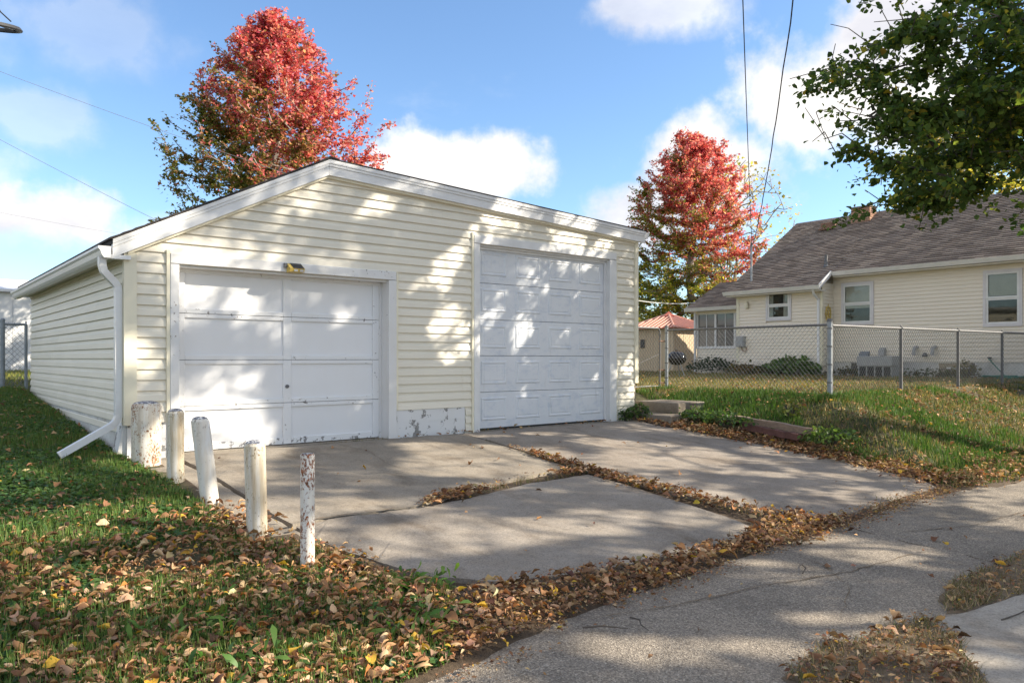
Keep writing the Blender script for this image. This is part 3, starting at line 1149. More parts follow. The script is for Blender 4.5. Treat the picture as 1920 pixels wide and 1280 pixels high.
# --- sectional steel door
d2 = bpy.data.objects.new('garage_door', None)
COL.objects.link(d2)
d2.parent = garage
d2['label'] = 'tall white sectional garage door with raised square panels'
x0, x1 = D2[1] + .003, D2[2] - .003
DY = .09
H5 = (2.625 - .03) / 5
for i in range(5):
    za = .03 + i * H5 + .0025
    zb = .03 + (i + 1) * H5 - .0025
    t = MB()
    t.cbox(x0, x1, DY, DY + .04, za, zb, .006)
    t.build('section', 'door_steel', d2)
    cw = (x1 - x0) / 4
    for j in range(4):
        a = x0 + cw * j + cw * .13 + (.02 if j == 0 else 0)
        b_ = x0 + cw * (j + 1) - cw * .13
        c, d = za + .11, zb - .07
        # embossed frame: groove ring and a raised field
        t = MB()
        q = [(a, c), (b_, c), (b_, d), (a, d)]

        def ring(k, y):
            return [(a + k, y, c + k), (b_ - k, y, c + k), (b_ - k, y, d - k), (a + k, y, d - k)]
        R = [ring(0, DY + .0005), ring(.012, DY - .010), ring(.030, DY - .010), ring(.045, DY - .002), ring(.06, DY - .007)]
        vs = [v for r in R for v in r]
        fs = []
        for k in range(len(R) - 1):
            for e in range(4):
                e2 = (e + 1) % 4
                fs.append((k * 4 + e, k * 4 + e2, k * 4 + 4 + e2, k * 4 + 4 + e))
        m = (len(R) - 1) * 4
        fs.append((m, m + 1, m + 2, m + 3))
        t.add(vs, fs)
        t.build('panel', 'door_steel', d2)
t = MB()
t.box(x0, x1, DY + .002, DY + .035, .006, .03)
t.build('bottom_seal', 'dark_gap', d2)
t = MB()
t.box(D1[0], D1[2], .0, .4, -.02, .006)
t.box(D2[0], D2[2], .0, .4, -.02, .006)
t.build('threshold', 'slab_left', garage)
t = MB()
t.box(.2, GX - .2, .42, .44, -.02, 2.0)
t.build('interior_lining', 'dark_gap', garage)

# --- roof
def roof_strip(mb, x_a, x_b, y0, y1, dz, th):
    za, zb = roof_z(x_a) + dz, roof_z(x_b) + dz
    mb.prism([(x_a, za), (x_b, zb), (x_b, zb - th), (x_a, za - th)], 'y', y0, y1)


deck = MB()
EL = -.16
deck.prism([(EL, roof_z(EL) - .012), (RX, RZ - .012), (GX + .15, roof_z(GX + .15) - .012), (GX + .15, roof_z(GX + .15) - .06), (RX, RZ - .06), (EL, roof_z(EL) - .06)], 'y', -.085, GD + .12)
roof = deck.build('roof', 'dark_gap', garage)
n = 20
for k in range(n):      # shingle courses on the steep side, each butt a little proud
    xa = EL - .02 + (RX - EL) * k / n
    xb = EL - .02 + (RX - EL) * (k + 1) / n + .05
    t = MB()
    za, zb = roof_z(xa), roof_z(min(xb, RX))
    xb = min(xb, RX)
    yj = rnd.uniform(-.012, .012)
    t.prism([(xa, za + .016), (xb, zb + .004), (xb, zb - .008), (xa, za - .006)], 'y', -.112 + yj, GD + .14)
    t.build('shingle_course', 'garage_shingles', roof)
t = MB()
t.prism([(RX, RZ + .004), (GX + .17, roof_z(GX + .17) + .004), (GX + .17, roof_z(GX + .17) - .010), (RX, RZ - .010)], 'y', -.108, GD + .14)
t.build('shingle_course', 'garage_shingles', roof)
t = MB()
t.prism([(RX - .12, roof_z(RX - .12) + .014), (RX, RZ + .026), (RX + .12, roof_z(RX + .12) + .014), (RX + .12, roof_z(RX + .12)), (RX, RZ + .008), (RX - .12, roof_z(RX - .12))], 'y', -.116, GD + .14)
t.build('ridge_cap', 'garage_shingles', roof)


def rake(xa, xb, top, bot, y0, y1, nm, mat):
    t = MB()
    za, zb = roof_z(xa), roof_z(xb)
    t.prism([(xa, za - top), (xb, zb - top), (xb, zb - bot), (xa, za - bot)], 'y', y0, y1)
    t.build(nm, mat, garage)


for (xa, xb) in ((-.150, RX - .001), (RX + .001, GX + .14)):
    rake(xa, xb, .014, .058, -.105, -.03, 'rake_board', 'white_metal')
    rake(xa, xb, .060, .092, -.096, -.03, 'rake_board', 'white_metal')
    rake(xa, xb, .093, .198, -.086, -.03, 'rake_board', 'white_metal')
    rake(max(xa, .0), min(xb, GX), .199, .226, -.055, .004, 'frieze_board', 'cream_trim')
# boxed eave return at the left corner
t = MB()
ez = roof_z(-.155)
t.prism([(-.16, ez - .205), (.02, ez - .205), (.02, ez - .165), (-.16, ez - .165)], 'y', -.084, -.0)
t.build('eave_return', 'white_metal', garage)
t = MB()
t.box(-.155, .0, -.0, GD + .1, 2.075, 2.088)
t.build('soffit', 'soffit', garage)
t = MB()
t.box(-.166, -.152, -.02, GD + .12, 2.04, 2.155)
t.build('fascia', 'white_metal', garage)

# gutter (K profile) with end caps
g = MB()
kp = [(-0.167, 2.150), (-0.167, 2.035), (-0.228, 2.035), (-0.248, 2.060), (-0.263, 2.105), (-0.281, 2.125), (-0.281, 2.150), (-0.275, 2.150), (-0.275, 2.128), (-0.257, 2.108), (-0.242, 2.064), (-0.225, 2.041), (-0.173, 2.041), (-0.173, 2.150)]
g.prism(kp, 'y', -.10, GD + .12)
gut = g.build('gutter', 'white_metal', garage)
for yy in (-.104, GD + .12):
    t = MB()
    t.prism([(-0.167, 2.150), (-0.167, 2.035), (-0.228, 2.035), (-0.248, 2.060), (-0.263, 2.105), (-0.281, 2.125), (-0.281, 2.150)], 'y', yy, yy + .004)
    t.build('end_cap', 'white_metal', gut)
t = MB()
t.prism([(GX + .142, 3.16), (GX + .142, 3.05), (GX + .20, 3.05), (GX + .25, 3.12), (GX + .25, 3.16)], 'y', -.08, GD)
t.build('gutter', 'white_metal', garage)

# downspout
dsp = MB()
dsp.rect_tube([(-.07, .06, 1.72), (-.07, .06, .46)], .040, .032)
ds = dsp.build('downspout', 'white_metal', garage)
t = MB()
pts = [(-.225, .02, 2.05), (-.225, .02, 1.98)]
for k in range(6):
    a = k / 5
    pts.append((-.222 + .012 * a, .02 + .005 * a, 1.96 - .05 * a))
pts += [(-.185, .03, 1.885), (-.14, .045, 1.84), (-.10, .055, 1.80), (-.078, .06, 1.765), (-.07, .06, 1.715)]
t.rect_tube(pts, .041, .033)
t.build('elbow', 'white_metal', ds)
t = MB()
pts = []
for k in range(12):     # ribbed lower elbow
    a = k / 11 * math.radians(62)
    r = .13
    pts.append((-.07 - r * (1 - math.cos(a)), .06 - .02 * k / 11, .46 - r * math.sin(a)))
t2 = MB()
for k in range(11):
    t2.rect_tube([pts[k], ((pts[k][0] + pts[k + 1][0]) / 2, (pts[k][1] + pts[k + 1][1]) / 2, (pts[k][2] + pts[k + 1][2]) / 2), pts[k + 1]], .0415 if k % 2 else .0385, .034 if k % 2 else .0315)
t2.build('elbow', 'white_metal', ds)
t = MB()
e = Vector(pts[-1])
end = Vector((-.60, .02, .085))
t.rect_tube([e, e.lerp(end, .5), end], .040, .032)
t.build('spout', 'white_metal', ds)
t = MB()
t.box(-.035, -.028, .01, .11, 1.60, 1.63)
t.box(-.035, -.028, .01, .11, .52, .55)
t.build('strap', 'galvanized_old', ds)

# solar lamp over the old door
lamp = thing('solar_light', (1.76, -.036, 2.085), 'small yellow solar light with dark panel above the old garage door', 'light')
t = MB()
t.prism([(0., -.055), (-.085, -.050), (-.105, -.01), (0, .055)], 'x', -.075, .105)
t.build('housing', 'yellow_plastic', lamp)
t = MB()
t.prism([(-.004, .058), (-.108, -.006), (-.110, -.010), (-.006, .052)], 'x', -.035, .098)
t.build('solar_panel', 'solar_black', lamp)
t = MB()
t.box(-.11, -.074, -.03, -.001, .0, .05)
t.build('bracket', 'galvanized_old', lamp)
for xx in (.0, .07):
    t = MB()
    t.box(xx - .022, xx + .022, -.0995, -.088, -.046, -.014)
    o = t.build('lens', 'grey_plastic', lamp)

# ------------------------------------------------------------------ bollards
BOL = [((.08, -.42), .60, .135, (0, 0), 'bollard_rust_big', 'thick rust-stained white bollard at the garage corner'),
       ((.11, -1.29), .645, .073, (0, .0), 'bollard_dirty', 'slim white bollard, second from the garage corner'),
       ((.16, -2.08), .69, .072, (-.085, .0), 'bollard_clean', 'clean white bollard leaning left in front of the garage door'),
       ((.14, -3.16), .68, .073, (-.02, 0), 'bollard_dirty', 'yellow-streaked white bollard, second nearest to the alley'),
       ((.16, -3.95), .75, .045, (0, 0), 'bollard_flaked', 'thinnest white bollard with flaking orange rust, nearest the alley')]
for (p, h, r, lean, mt, lab) in BOL:
    zb = g1(*p)
    b = thing('bollard', (p[0], p[1], zb), lab, 'bollard', 'white steel bollards along the left edge of the drive')
    t = MB()
    prof = [(r * 1.0, -.15), (r, .0), (r * .995, h * .3), (r * 1.004, h * .6), (r, h - r * .25), (r * .93, h - .012), (r * .86, h)]
    t.lathe(prof, (0, 0, 0), 24)
    for i, v in enumerate(t.v):
        t.v[i] = (v[0] + lean[0] * v[2] * .77 / .7, v[1] - lean[0] * v[2] * .64 / .7, v[2])
    t.build('pipe', mt, b, True)
    t = MB()
    if h < .74:
        t.lathe([(r * .86, h + .0005), (r * .7, h + .012), (r * .35, h + .022), (r * .05, h + .024)], (lean[0] * h * 1.1, -lean[0] * h * .91, 0), 24)
    else:
        t.lathe([(r * .8, h + .0005), (r * .5, h - .004), (r * .1, h - .005)], (0, 0, 0), 20)
    t.build('cap', 'bollard_cap', b, True)

# ------------------------------------------------------------------ leaves, grass and trees: shared builders
def rot_from(dirs, nrm):
    """orthonormal frames: x along dirs, z near nrm"""
    d = dirs / np.linalg.norm(dirs, axis=1, keepdims=True)
    y = np.cross(nrm, d)
    y /= (np.linalg.norm(y, axis=1, keepdims=True) + 1e-9)
    z = np.cross(d, y)
    return d, y, z


LEAF_HEART = (np.array([(0, 0, 0), (.30, .44, .08), (.30, -.44, .08), (.72, .30, .05), (.72, -.30, .05), (1.0, 0, -.10), (.45, 0, -.05)]),
              [(0, 6, 1), (0, 2, 6), (1, 6, 3), (2, 4, 6), (3, 6, 5), (4, 5, 6)])
LEAF_DIA = (np.array([(0, 0, 0), (.5, .36, .06), (.5, -.36, .06), (1.0, 0, -.06)]), [(0, 2, 3), (0, 3, 1)])
LEAF_SLIM = (np.array([(0, 0, 0), (.35, .10, .10), (.35, -.10, .10), (.7, .14, .10), (.7, -.14, .10), (1.0, 0, -.02)]), [(0, 2, 1), (1, 2, 4), (1, 4, 3), (3, 4, 5)])
LEAF_MAPLE = (np.array([(0, 0, 0), (.25, .5, .05), (.5, .22, .0), (1.0, 0, -.05), (.5, -.22, .0), (.25, -.5, .05)]), [(0, 2, 1), (0, 3, 2), (0, 4, 3), (0, 5, 4)])
def dry_template(wid, fold, arch, curl, twist, seed):
    """an ovate leaf of 14 points: folded on its midrib, arched, with curled edges"""
    r = np.random.default_rng(seed)
    st = [(.16, .62), (.40, 1.), (.66, .80), (.86, .36)]
    V = [(0, 0, arch * .0)]
    for (t, w) in st:
        h = arch * math.sin(PI * t)
        tw = twist * (t - .5)
        for sd in (1, 0, -1):
            y = sd * wid * w * (1 + .12 * r.normal() * abs(sd))
            z = h + fold * abs(y) + curl * (abs(y) / max(wid, .01)) ** 3 * .18 + tw * y
            V.append((t + .02 * r.normal(), y * (1 - .25 * abs(fold)), z))
    V.append((1.0, .03 * r.normal(), arch * .1 + .10 * curl))
    F = [(0, 2, 1), (0, 3, 2)]
    for k in range(3):
        a, b = 1 + 3 * k, 4 + 3 * k
        F += [(a, a + 1, b + 1), (a, b + 1, b), (a + 1, a + 2, b + 2), (a + 1, b + 2, b + 1)]
    F += [(10, 11, 13), (11, 12, 13)]
    return (np.array(V), F)


LEAF_DRY = [dry_template(.23, .45, .08, .6, .2, 1), dry_template(.27, -.35, .22, -.8, .7, 2), dry_template(.16, 1.1, .06, 1.2, -.5, 3),
            dry_template(.25, .2, -.16, 1.6, 1.0, 4), dry_template(.13, .7, .26, .3, -1.2, 5), dry_template(.33, -.1, .14, 1.1, .3, 6)]
LEAF_BIT = (np.array([(0, 0, 0), (.45, .28, .10), (.5, -.24, .06), (1.0, .05, -.04)]), [(0, 2, 3), (0, 3, 1)])


def leaves_mesh(name, C, size, dirs, nrm, cols, tmpl, mat, parent=None, kind=None, widthv=None):
    T, F = tmpl
    n, k = len(C), len(T)
    d, y, z = rot_from(dirs, nrm)
    S = size[:, None, None]
    W = (widthv if widthv is not None else np.ones(n))[:, None, None]
    V = C[:, None, :] + S * (d[:, None, :] * T[None, :, 0:1] + y[:, None, :] * T[None, :, 1:2] * W + z[:, None, :] * T[None, :, 2:3])
    V = V.reshape(-1, 3).astype(np.float32)
    Fa = np.array(F)
    nf = len(F)
    FF = (np.arange(n)[:, None, None] * k + Fa[None]).reshape(-1, 3).astype(np.int32)
    me = bpy.data.meshes.new(name)
    me.vertices.add(len(V))
    me.vertices.foreach_set('co', V.ravel())
    me.loops.add(FF.size)
    me.loops.foreach_set('vertex_index', FF.ravel())
    me.polygons.add(len(FF))
    me.polygons.foreach_set('loop_start', np.arange(0, FF.size, 3, dtype=np.int32))
    me.polygons.foreach_set('loop_total', np.full(len(FF), 3, np.int32))
    at = me.color_attributes.new('Col', 'FLOAT_COLOR', 'POINT')
    c4 = np.concatenate([cols, np.ones((n, 1))], 1)
    at.data.foreach_set('color', np.repeat(c4, k, 0).astype(np.float32).ravel())
    me.materials.append(MATS[mat])
    me.update(calc_edges=True)
    me.validate()
    o = bpy.data.objects.new(name, me)
    COL.objects.link(o)
    if parent:
        o.parent = parent
    if kind:
        o['kind'] = kind
    return o


def pick(cols, n, jitter=.18, weights=None):
    cols = np.array(cols, float)
    i = rng.choice(len(cols), n, p=weights)
    c = cols[i] * (1 + jitter * rng.normal(size=(n, 1))) * (1 + .06 * rng.normal(size=(n, 3)))
    return np.clip(c, .004, 1)


def rand_dirs(n):
    v = rng.normal(size=(n, 3))
    return v / np.linalg.norm(v, axis=1, keepdims=True)


def skeleton(base, trunk, targets, step=.45, sag=.0, seed=1, upw=.35):
    """grow limbs from a trunk polyline towards every target point"""
    r = np.random.default_rng(seed)
    nodes = [np.array(p, float) for p in trunk]
    par = [-1] + list(range(len(trunk) - 1))
    top = len(trunk)
    cen = np.array(trunk[-1])
    T = np.array(targets)
    order = np.argsort(np.linalg.norm(T - cen, axis=1))
    tips = []
    for ti in order:
        t = T[ti]
        A = np.array(nodes)
        d = t - A
        dist = np.linalg.norm(d, axis=1)
        pen = dist + upw * np.maximum(0, -d[:, 2]) * 2 + np.where(np.arange(len(A)) < top * .45, 3., 0)
        j = int(np.argmin(pen))
        a = nodes[j]
        L = np.linalg.norm(t - a)
        k = max(1, int(L / step))
        cur = j
        perp = r.normal(size=3) * L * .06
        for q in range(1, k + 1):
            s = q / k
            p = a * (1 - s) + t * s + np.array([0, 0, .10 * L * math.sin(PI * s)]) + perp * math.sin(PI * s)
            nodes.append(p)
            par.append(cur)
            cur = len(nodes) - 1
        tips.append(cur)
    n = len(nodes)
    cnt = np.zeros(n)
    for tp in tips:
        q = tp
        while q >= 0:
            cnt[q] += 1
            q = par[q]
    return nodes, par, cnt, tips


def limbs_mesh(nodes, par, cnt, r0, rtip, mat, name, parent, n=5, power=.5):
    m = MB()
    mx = cnt.max()
    rad = rtip + (r0 - rtip) * (cnt / mx) ** power
    for i in range(len(nodes)):
        p = par[i]
        if p < 0:
            continue
        sides = 8 if rad[i] > .08 else (n if rad[i] > .02 else 3)
        m.tube([nodes[p], nodes[i]], [min(rad[p], rad[i] * 1.5), rad[i]], sides, caps=False)
    return m.build(name, mat, parent, True, fix=False)


def crown_points(lobes, n, seed, shell=.35, clear=None, clump=.0):
    r = np.random.default_rng(seed)
    out = []
    vol = np.array([l[3] * l[4] * l[5] for l in lobes]) ** .8
    cnts = (vol / vol.sum() * n).astype(int) + 1
    cnts = [int(l[6]) if len(l) > 6 else c for l, c in zip(lobes, cnts)]
    for l, k in zip(lobes, cnts):
        got = 0
        while got < k:
            v = r.normal(size=3)
            v /= np.linalg.norm(v)
            rad = (shell + (1 - shell) * r.random()) ** .7 * (1 + .16 * r.normal())
            p = np.array(l[:3]) + v * np.array(l[3:6]) * rad
            if p[2] < 1.2:
                continue
            if clear is not None and clear(p):
                continue
            if clump and len(l) < 7:
                # noise gaps shaped into the shading lobes to let larger sun patches through
                w = hash_noise(p[0] + .8 * p[2], p[1] - .6 * p[2], .62, seed) * .6 + hash_noise(p[0] - .5 * p[1], p[2] + .3 * p[1], .8, seed + 1) * .4
                if w < clump:
                    continue
            out.append(p)
            got += 1
    return np.array(out)


def twig_points(nodes, par, tips, back, base, per, spread, seed):
    """leaf seats strung along the last stretch of every twig, thinning towards the limb"""
    r = np.random.default_rng(seed)
    out = []
    for t in tips:
        path = [np.array(nodes[t])]
        q = t
        for _ in range(back):
            if par[q] < 0:
                break
            q = par[q]
            path.append(np.array(nodes[q]))
        path = np.array(path)
        k = r.poisson(per)
        s_ = r.random(k) ** 1.25 * (len(path) - 1)
        i = np.minimum(s_.astype(int), max(len(path) - 2, 0))
        f = (s_ - i)[:, None]
        if len(path) > 1:
            p = path[i] * (1 - f) + path[i + 1] * f
        else:
            p = np.repeat(path, k, 0)
        # side twigs fan out in a flat spray
        d = path[0] - path[-1]
        L = np.linalg.norm(d) + 1e-6
        d = d / L
        side = np.cross(d, [0, 0, 1.])
        side /= np.linalg.norm(side) + 1e-6
        w = spread * (.35 + .9 * (s_ / max(len(path) - 1, 1)))
        p = p + side[None] * (r.normal(size=k) * w)[:, None] + np.array([0, 0, 1.]) * (r.normal(size=k) * w * .45 - .25 * w)[:, None] + d[None] * (r.normal(size=k) * .06)[:, None]
        out.append(p)
    return np.concatenate(out) - np.array(base)


def foliage(tips_xyz, per, spread, size, tmpl, colfun, mat, name, parent, droop=.4, seed=3, sizevar=.3, gaps=None):
    n = len(tips_xyz)
    C = np.repeat(tips_xyz, rng.poisson(per, n), 0) if per > 0 else tips_xyz
    m = len(C)
    off = rng.normal(size=(m, 3)) * np.array([spread, spread, spread * .7])
    C = C + off
    if gaps is not None:
        C = C[gaps(C)]
        m = len(C)
    d = rand_dirs(m)
    d[:, 2] = d[:, 2] * .6 - droop
    nr = rand_dirs(m) * .8 + np.array([0, 0, 1.0])
    s = size * (1 + sizevar * rng.normal(size=m)).clip(.45, 1.7)
    return leaves_mesh(name, C, s, d, nr, colfun(C), tmpl, mat, parent)


SV = np.array(SUN)
E1 = np.cross([0, 0, 1.], SV)
E1 /= np.linalg.norm(E1)
E2 = np.cross(SV, E1)


def dapple_gaps(C):
    """leaves kept: openings shaped along sun rays to lay dapples on ground and wall"""
    a = C @ E1
    b = C @ E2
    n = .60 * hash_noise(a, b, 1.9, 93) + .40 * hash_noise(a, b, .8, 92)
    s = (C[:, 2] + .2) / SV[2]
    hx, hy = C[:, 0] - s * SV[0], C[:, 1] - s * SV[1]
    s2 = C[:, 1] / SV[1]
    wx, wz = C[:, 0] - s2 * SV[0], C[:, 2] - s2 * SV[2]
    thr = np.where(hy < -5.0, .465, np.where(hx > 7.4, .63, np.where(hx < .35, .65, .655)))
    thr = np.where(hy > -.1, .68, thr)
    fringe = (((C - np.array([9.25, -4.05, 4.5])) / np.array([2.6, 2.4, 2.3])) ** 2).sum(1) < 1
    gap = (n > thr) & (rng.random(len(C)) > .015) & (~fringe | (n > .70))
    # larger holes aimed along the sun at chosen bright patches on the garage front
    for (cx, cz, L, W) in ((5.5, 2.15, 1.3, .36), (4.9, 1.5, .6, .24), (4.6, 2.75, 1.1, .26), (3.9, 2.3, .6, .14), (6.9, 2.75, .5, .14), (.95, .72, .70, .27), (.15, 1.0, .22, .16), (1.55, .95, .35, .10),
                         (1.7, .25, .35, .12), (2.75, 1.75, .2, .1), (6.4, 1.55, .45, .08), (2.75, 2.95, .35, .07)):
        d1 = ((wx - cx) * .80 + (wz - cz) * .60) / L
        d2 = (-(wx - cx) * .60 + (wz - cz) * .80) / W
        gap |= ((d1 * d1 + d2 * d2) < 1 + 1.4 * (n - .5)) & (rng.random(len(C)) > .10)
    return ~gap


# ------------------------------------------------------------------ linden that overhangs the drive from the right
def linden_cols(C):
    n = len(C)
    c = pick([(.075, .125, .032), (.055, .10, .03), (.105, .16, .038), (.16, .21, .04), (.34, .34, .05), (.44, .32, .05)], n, .22, [.30, .28, .22, .14, .045, .015])
    return c


def linden(name, label, base, lobes, ntips, per, size, seed, spread=.26, trunk_top=3.0, r0=.26, group=None, clear=None):
    root = thing(name, base, label, 'tree', group)
    top = (base[0] - .3, base[1] + .3, trunk_top)
    trunk = [(base[0] + (top[0] - base[0]) * s, base[1] + (top[1] - base[1]) * s, base[2] - .2 + (trunk_top - base[2] + .2) * s) for s in np.linspace(0, 1, 7)]
    trunk += [(top[0] + .1, top[1] - .1, trunk_top + 1.2), (top[0] + .1, top[1] + .1, trunk_top + 2.6), (top[0], top[1], trunk_top + 4.2)]
    P = crown_points(lobes, ntips, seed, clear=clear, clump=.36)
    nodes, par, cnt, tips = skeleton(base, trunk, P, .28, seed=seed)
    A = np.array(nodes)
    A = A - np.array(base)
    limbs_mesh(list(A), par, cnt, r0, .0035, 'bark', 'trunk', root, power=.62)
    TPx = twig_points(nodes, par, tips, 4, base, per, spread, seed)
    foliage(TPx, -1, .03, size, LEAF_HEART, linden_cols, 'leaf_green', 'crown', root, .45, gaps=lambda C: dapple_gaps(C + np.array(base)))
    return root


LOBES1 = [(9.25, -4.05, 4.50, 1.85, 1.5, 1.5, 290), (11.2, -4.8, 5.25, 2.2, 2.0, 1.95, 310), (11.9, -5.6, 7.4, 3.2, 2.8, 2.6), (13.6, -7.3, 7.6, 4.0, 3.4, 3.6), (13.0, -9.5, 6.6, 3.4, 3.0, 3.0),
          (9.6, -7.2, 9.0, 2.8, 2.6, 2.0), (11.8, -9.2, 9.8, 3.2, 3.0, 2.2)]
linden('linden_tree', 'dark green linden whose boughs hang into the upper right over the drive', (13.2, -7.2, -.4), LOBES1, 1500, 66, .076, 5, trunk_top=3.2, spread=.20)
LOBES2 = [(12.4, -14.6, 7.2, 4.4, 3.8, 3.6), (11.0, -12.2, 5.6, 3.0, 2.4, 2.4)]
linden('linden_tree', 'second linden further along the alley, shading it from outside the picture', (13.0, -15.0, -.5), LOBES2, 560, 52, .12, 6, spread=.26, trunk_top=3.4)


# ------------------------------------------------------------------ red maples
def maple(name, label, base, height, rad, zc, seed, ntips, per, size, tone=0., prof=(.62, .9, 1.05, .95, .70, .40, .10), dark=True):
    root = thing(name, base, label, 'tree', 'red autumn maples behind the garage and the house')
    r = np.random.default_rng(seed)
    P = []
    while len(P) < ntips:
        s = r.random() ** .8
        # egg-shaped crown: widest low, pointed top
        zz = zc + (height - zc) * s
        w = rad * float(np.interp(s, [0, .15, .32, .55, .75, .9, 1.], prof))
        a = r.random() * 2 * PI
        q = (.2 + .8 * r.random() ** .6) * (1 + .07 * r.normal())
        w *= .82 + .36 * float(hash_noise(a * 1.6, s * 6 + a, 1., seed)) + .08 * math.sin(7 * a - 9 * s)
        zz += .5 * (r.random() - .5)
        P.append((base[0] + math.cos(a) * w * q, base[1] + math.sin(a) * w * q, base[2] + zz))
    P = np.array(P)
    trunk = [(base[0] + .1 * math.sin(k * .9), base[1] + .1 * math.cos(k * 1.3), base[2] - .2 + k * height * .085) for k in range(9)]
    nodes, par, cnt, tips = skeleton(base, trunk, P, .3, seed=seed, upw=1.4)
    A = np.array(nodes) - np.array(base)
    limbs_mesh(list(A), par, cnt, .17, .006, 'pale_bark', 'trunk', root, power=.5)
    TPx = twig_points(nodes, par, tips, 4, base, per, .17, seed)
    red = [(.62, .15, .17), (.71, .24, .25), (.54, .10, .13), (.42, .07, .10), (.76, .36, .32)]
    mid = [(.50, .21, .15), (.58, .33, .21), (.33, .14, .10), (.42, .27, .11), (.27, .10, .09), (.24, .17, .06)]
    grn = [(.10, .125, .03), (.14, .16, .035), (.22, .19, .04), (.075, .10, .025), (.26, .14, .06)] if dark else [(.20, .23, .035), (.30, .31, .045), (.42, .38, .06), (.12, .16, .03), (.13, .17, .03)]

    def cf(C):
        n = len(C)
        h = (C[:, 2] - zc) / (height - zc)
        # leaves turn first at the top and on the sunny side
        side = (C[:, 0] * SUN.x + C[:, 1] * SUN.y) / rad
        v = h * 1.2 + tone + .45 * side + .19 * rng.normal(size=n) + .70 * (hash_noise(C[:, 0] + .7 * C[:, 2], C[:, 1] - .6 * C[:, 2], .8, seed) - .5)
        o = pick(grn, n)
        m = pick(mid, n)
        rr = pick(red, n)
        o = np.where((v > .30)[:, None], m, o)
        o = np.where((v > .52)[:, None], rr, o)
        return o
    foliage(TPx, -1, .04, size, LEAF_MAPLE, cf, 'leaf_maple', 'crown', root, .25)
    return root


maple('maple_tree', 'tall red and green maple rising behind the garage roof', (6.75, 12.75, .5), 10.35, 3.0, 2.2, 21, 1200, 72, .088, tone=-.27, prof=(.9, 1.08, 1.14, 1.02, .76, .44, .1))
maple('maple_tree', 'red-topped maple with yellow-green skirt beyond the wooden shed', (27.0, 13.25, .5), 10.85, 3.15, 1.0, 34, 1250, 72, .10, tone=-.26, prof=(.95, 1.1, 1.1, 1.0, .84, .58, .22), dark=False)


# ------------------------------------------------------------------ far trees
def sparse_tree(name, label, base, height, rad, seed, ntips, per, cols, size=.14, zc=None, r0=.14):
    root = thing(name, base, label, 'tree', 'trees in the far background')
    r = np.random.default_rng(seed)
    zc = zc or height * .35
    P = []
    for _ in range(ntips):
        s = r.random()
        zz = zc + (height - zc) * s
        w = rad * (math.sin(PI * (.2 + .75 * s)) ** .7)
        a = r.random() * 2 * PI
        q = r.random() ** .5
        P.append((math.cos(a) * w * q, math.sin(a) * w * q, zz))
    trunk = [(.1 * math.sin(k), .1 * math.cos(k * 2), -.2 + k * height * .07) for k in range(9)]
    nodes, par, cnt, tips = skeleton(base, trunk, np.array(P), .6, seed=seed, upw=1.0)
    limbs_mesh(nodes, par, cnt, r0, .010, 'pale_bark', 'trunk', root, power=.5)
    TP = np.array([nodes[i] for i in tips])
    if per > 0:
        foliage(TP, per, .3, size, LEAF_DIA, lambda C: pick(cols, len(C)), 'leaf_maple', 'crown', root, .2)
    return root


YEL = [(.50, .38, .07), (.42, .34, .08), (.30, .30, .06), (.55, .40, .12)]
sparse_tree('thin_tree', 'thinning yellow tree showing above the house ridge', (40.5, 20.0, .5), 13.2, 4.2, 41, 260, 7, YEL, .20)
sparse_tree('thin_tree', 'slender yellow-leaved tree beside the right maple', (35.2, 17.6, .5), 10.6, 1.6, 42, 90, 5, YEL, .17)
sparse_tree('yellow_tree', 'bright yellow-green tree glimpsed through the linden boughs', (44, 8.0, .5), 14.0, 4.0, 43, 300, 40, [(.45, .40, .06), (.30, .32, .05), (.5, .42, .10)], .22)
sparse_tree('bare_tree', 'nearly bare tree at the far left behind the white building', (-2.2, 31, .5), 7.6, 3.4, 44, 150, 1.0, YEL, .18)
sparse_tree('thin_tree', 'tall thin tree beyond the right edge whose shadow falls on the house roof', (31.5, -5.5, .5), 14.5, 3.4, 47, 170, 16, YEL, .20)
sparse_tree('thin_tree', 'slim tree beyond the right edge near the house end', (33.0, -11.0, .5), 15.0, 3.0, 48, 130, 16, YEL, .20)
GRN = [(.06, .09, .025), (.08, .11, .03), (.12, .12, .03)]
sparse_tree('bushy_tree', 'green tree mass low behind the wooden shed', (23.0, 19.5, .5), 6.0, 3.6, 45, 240, 42, GRN, .2, zc=.8)
sparse_tree('bushy_tree', 'green tree mass between the maple and the shed', (29.5, 20.5, .5), 5.6, 3.6, 46, 240, 42, GRN, .2, zc=.8)

# ------------------------------------------------------------------ house
HX, HY0, HY1 = 21.0, -7.5, 3.36          # main facade plane (faces -x), extent along y
BX, BY1 = 20.3, 6.36                     # bumped-out wing
PX, PY1 = 20.95, 8.5                     # porch
house = thing('house', (21.0, 1.0, .45), 'tan-sided bungalow with brown shingle roof behind the chain-link fence', 'house')
HR = .107


def wall_rows(nm, x, y0, y1, z0, z1, holes=(), mat='house_siding'):
    m = MB()
    z = z0
    while z < z1 - .02:
        hs = [(a, b) for (a, b, c, d) in holes if z + HR * .6 > c and z + HR * .4 < d]
        for (s0, s1) in cut(y0, y1, hs):
            siding_row(z, min(HR, z1 - z), s0, s1, plane='side', off=x, mb=m)
        z += HR
    o = m.build(nm, mat, house, kind='stuff')
    return o


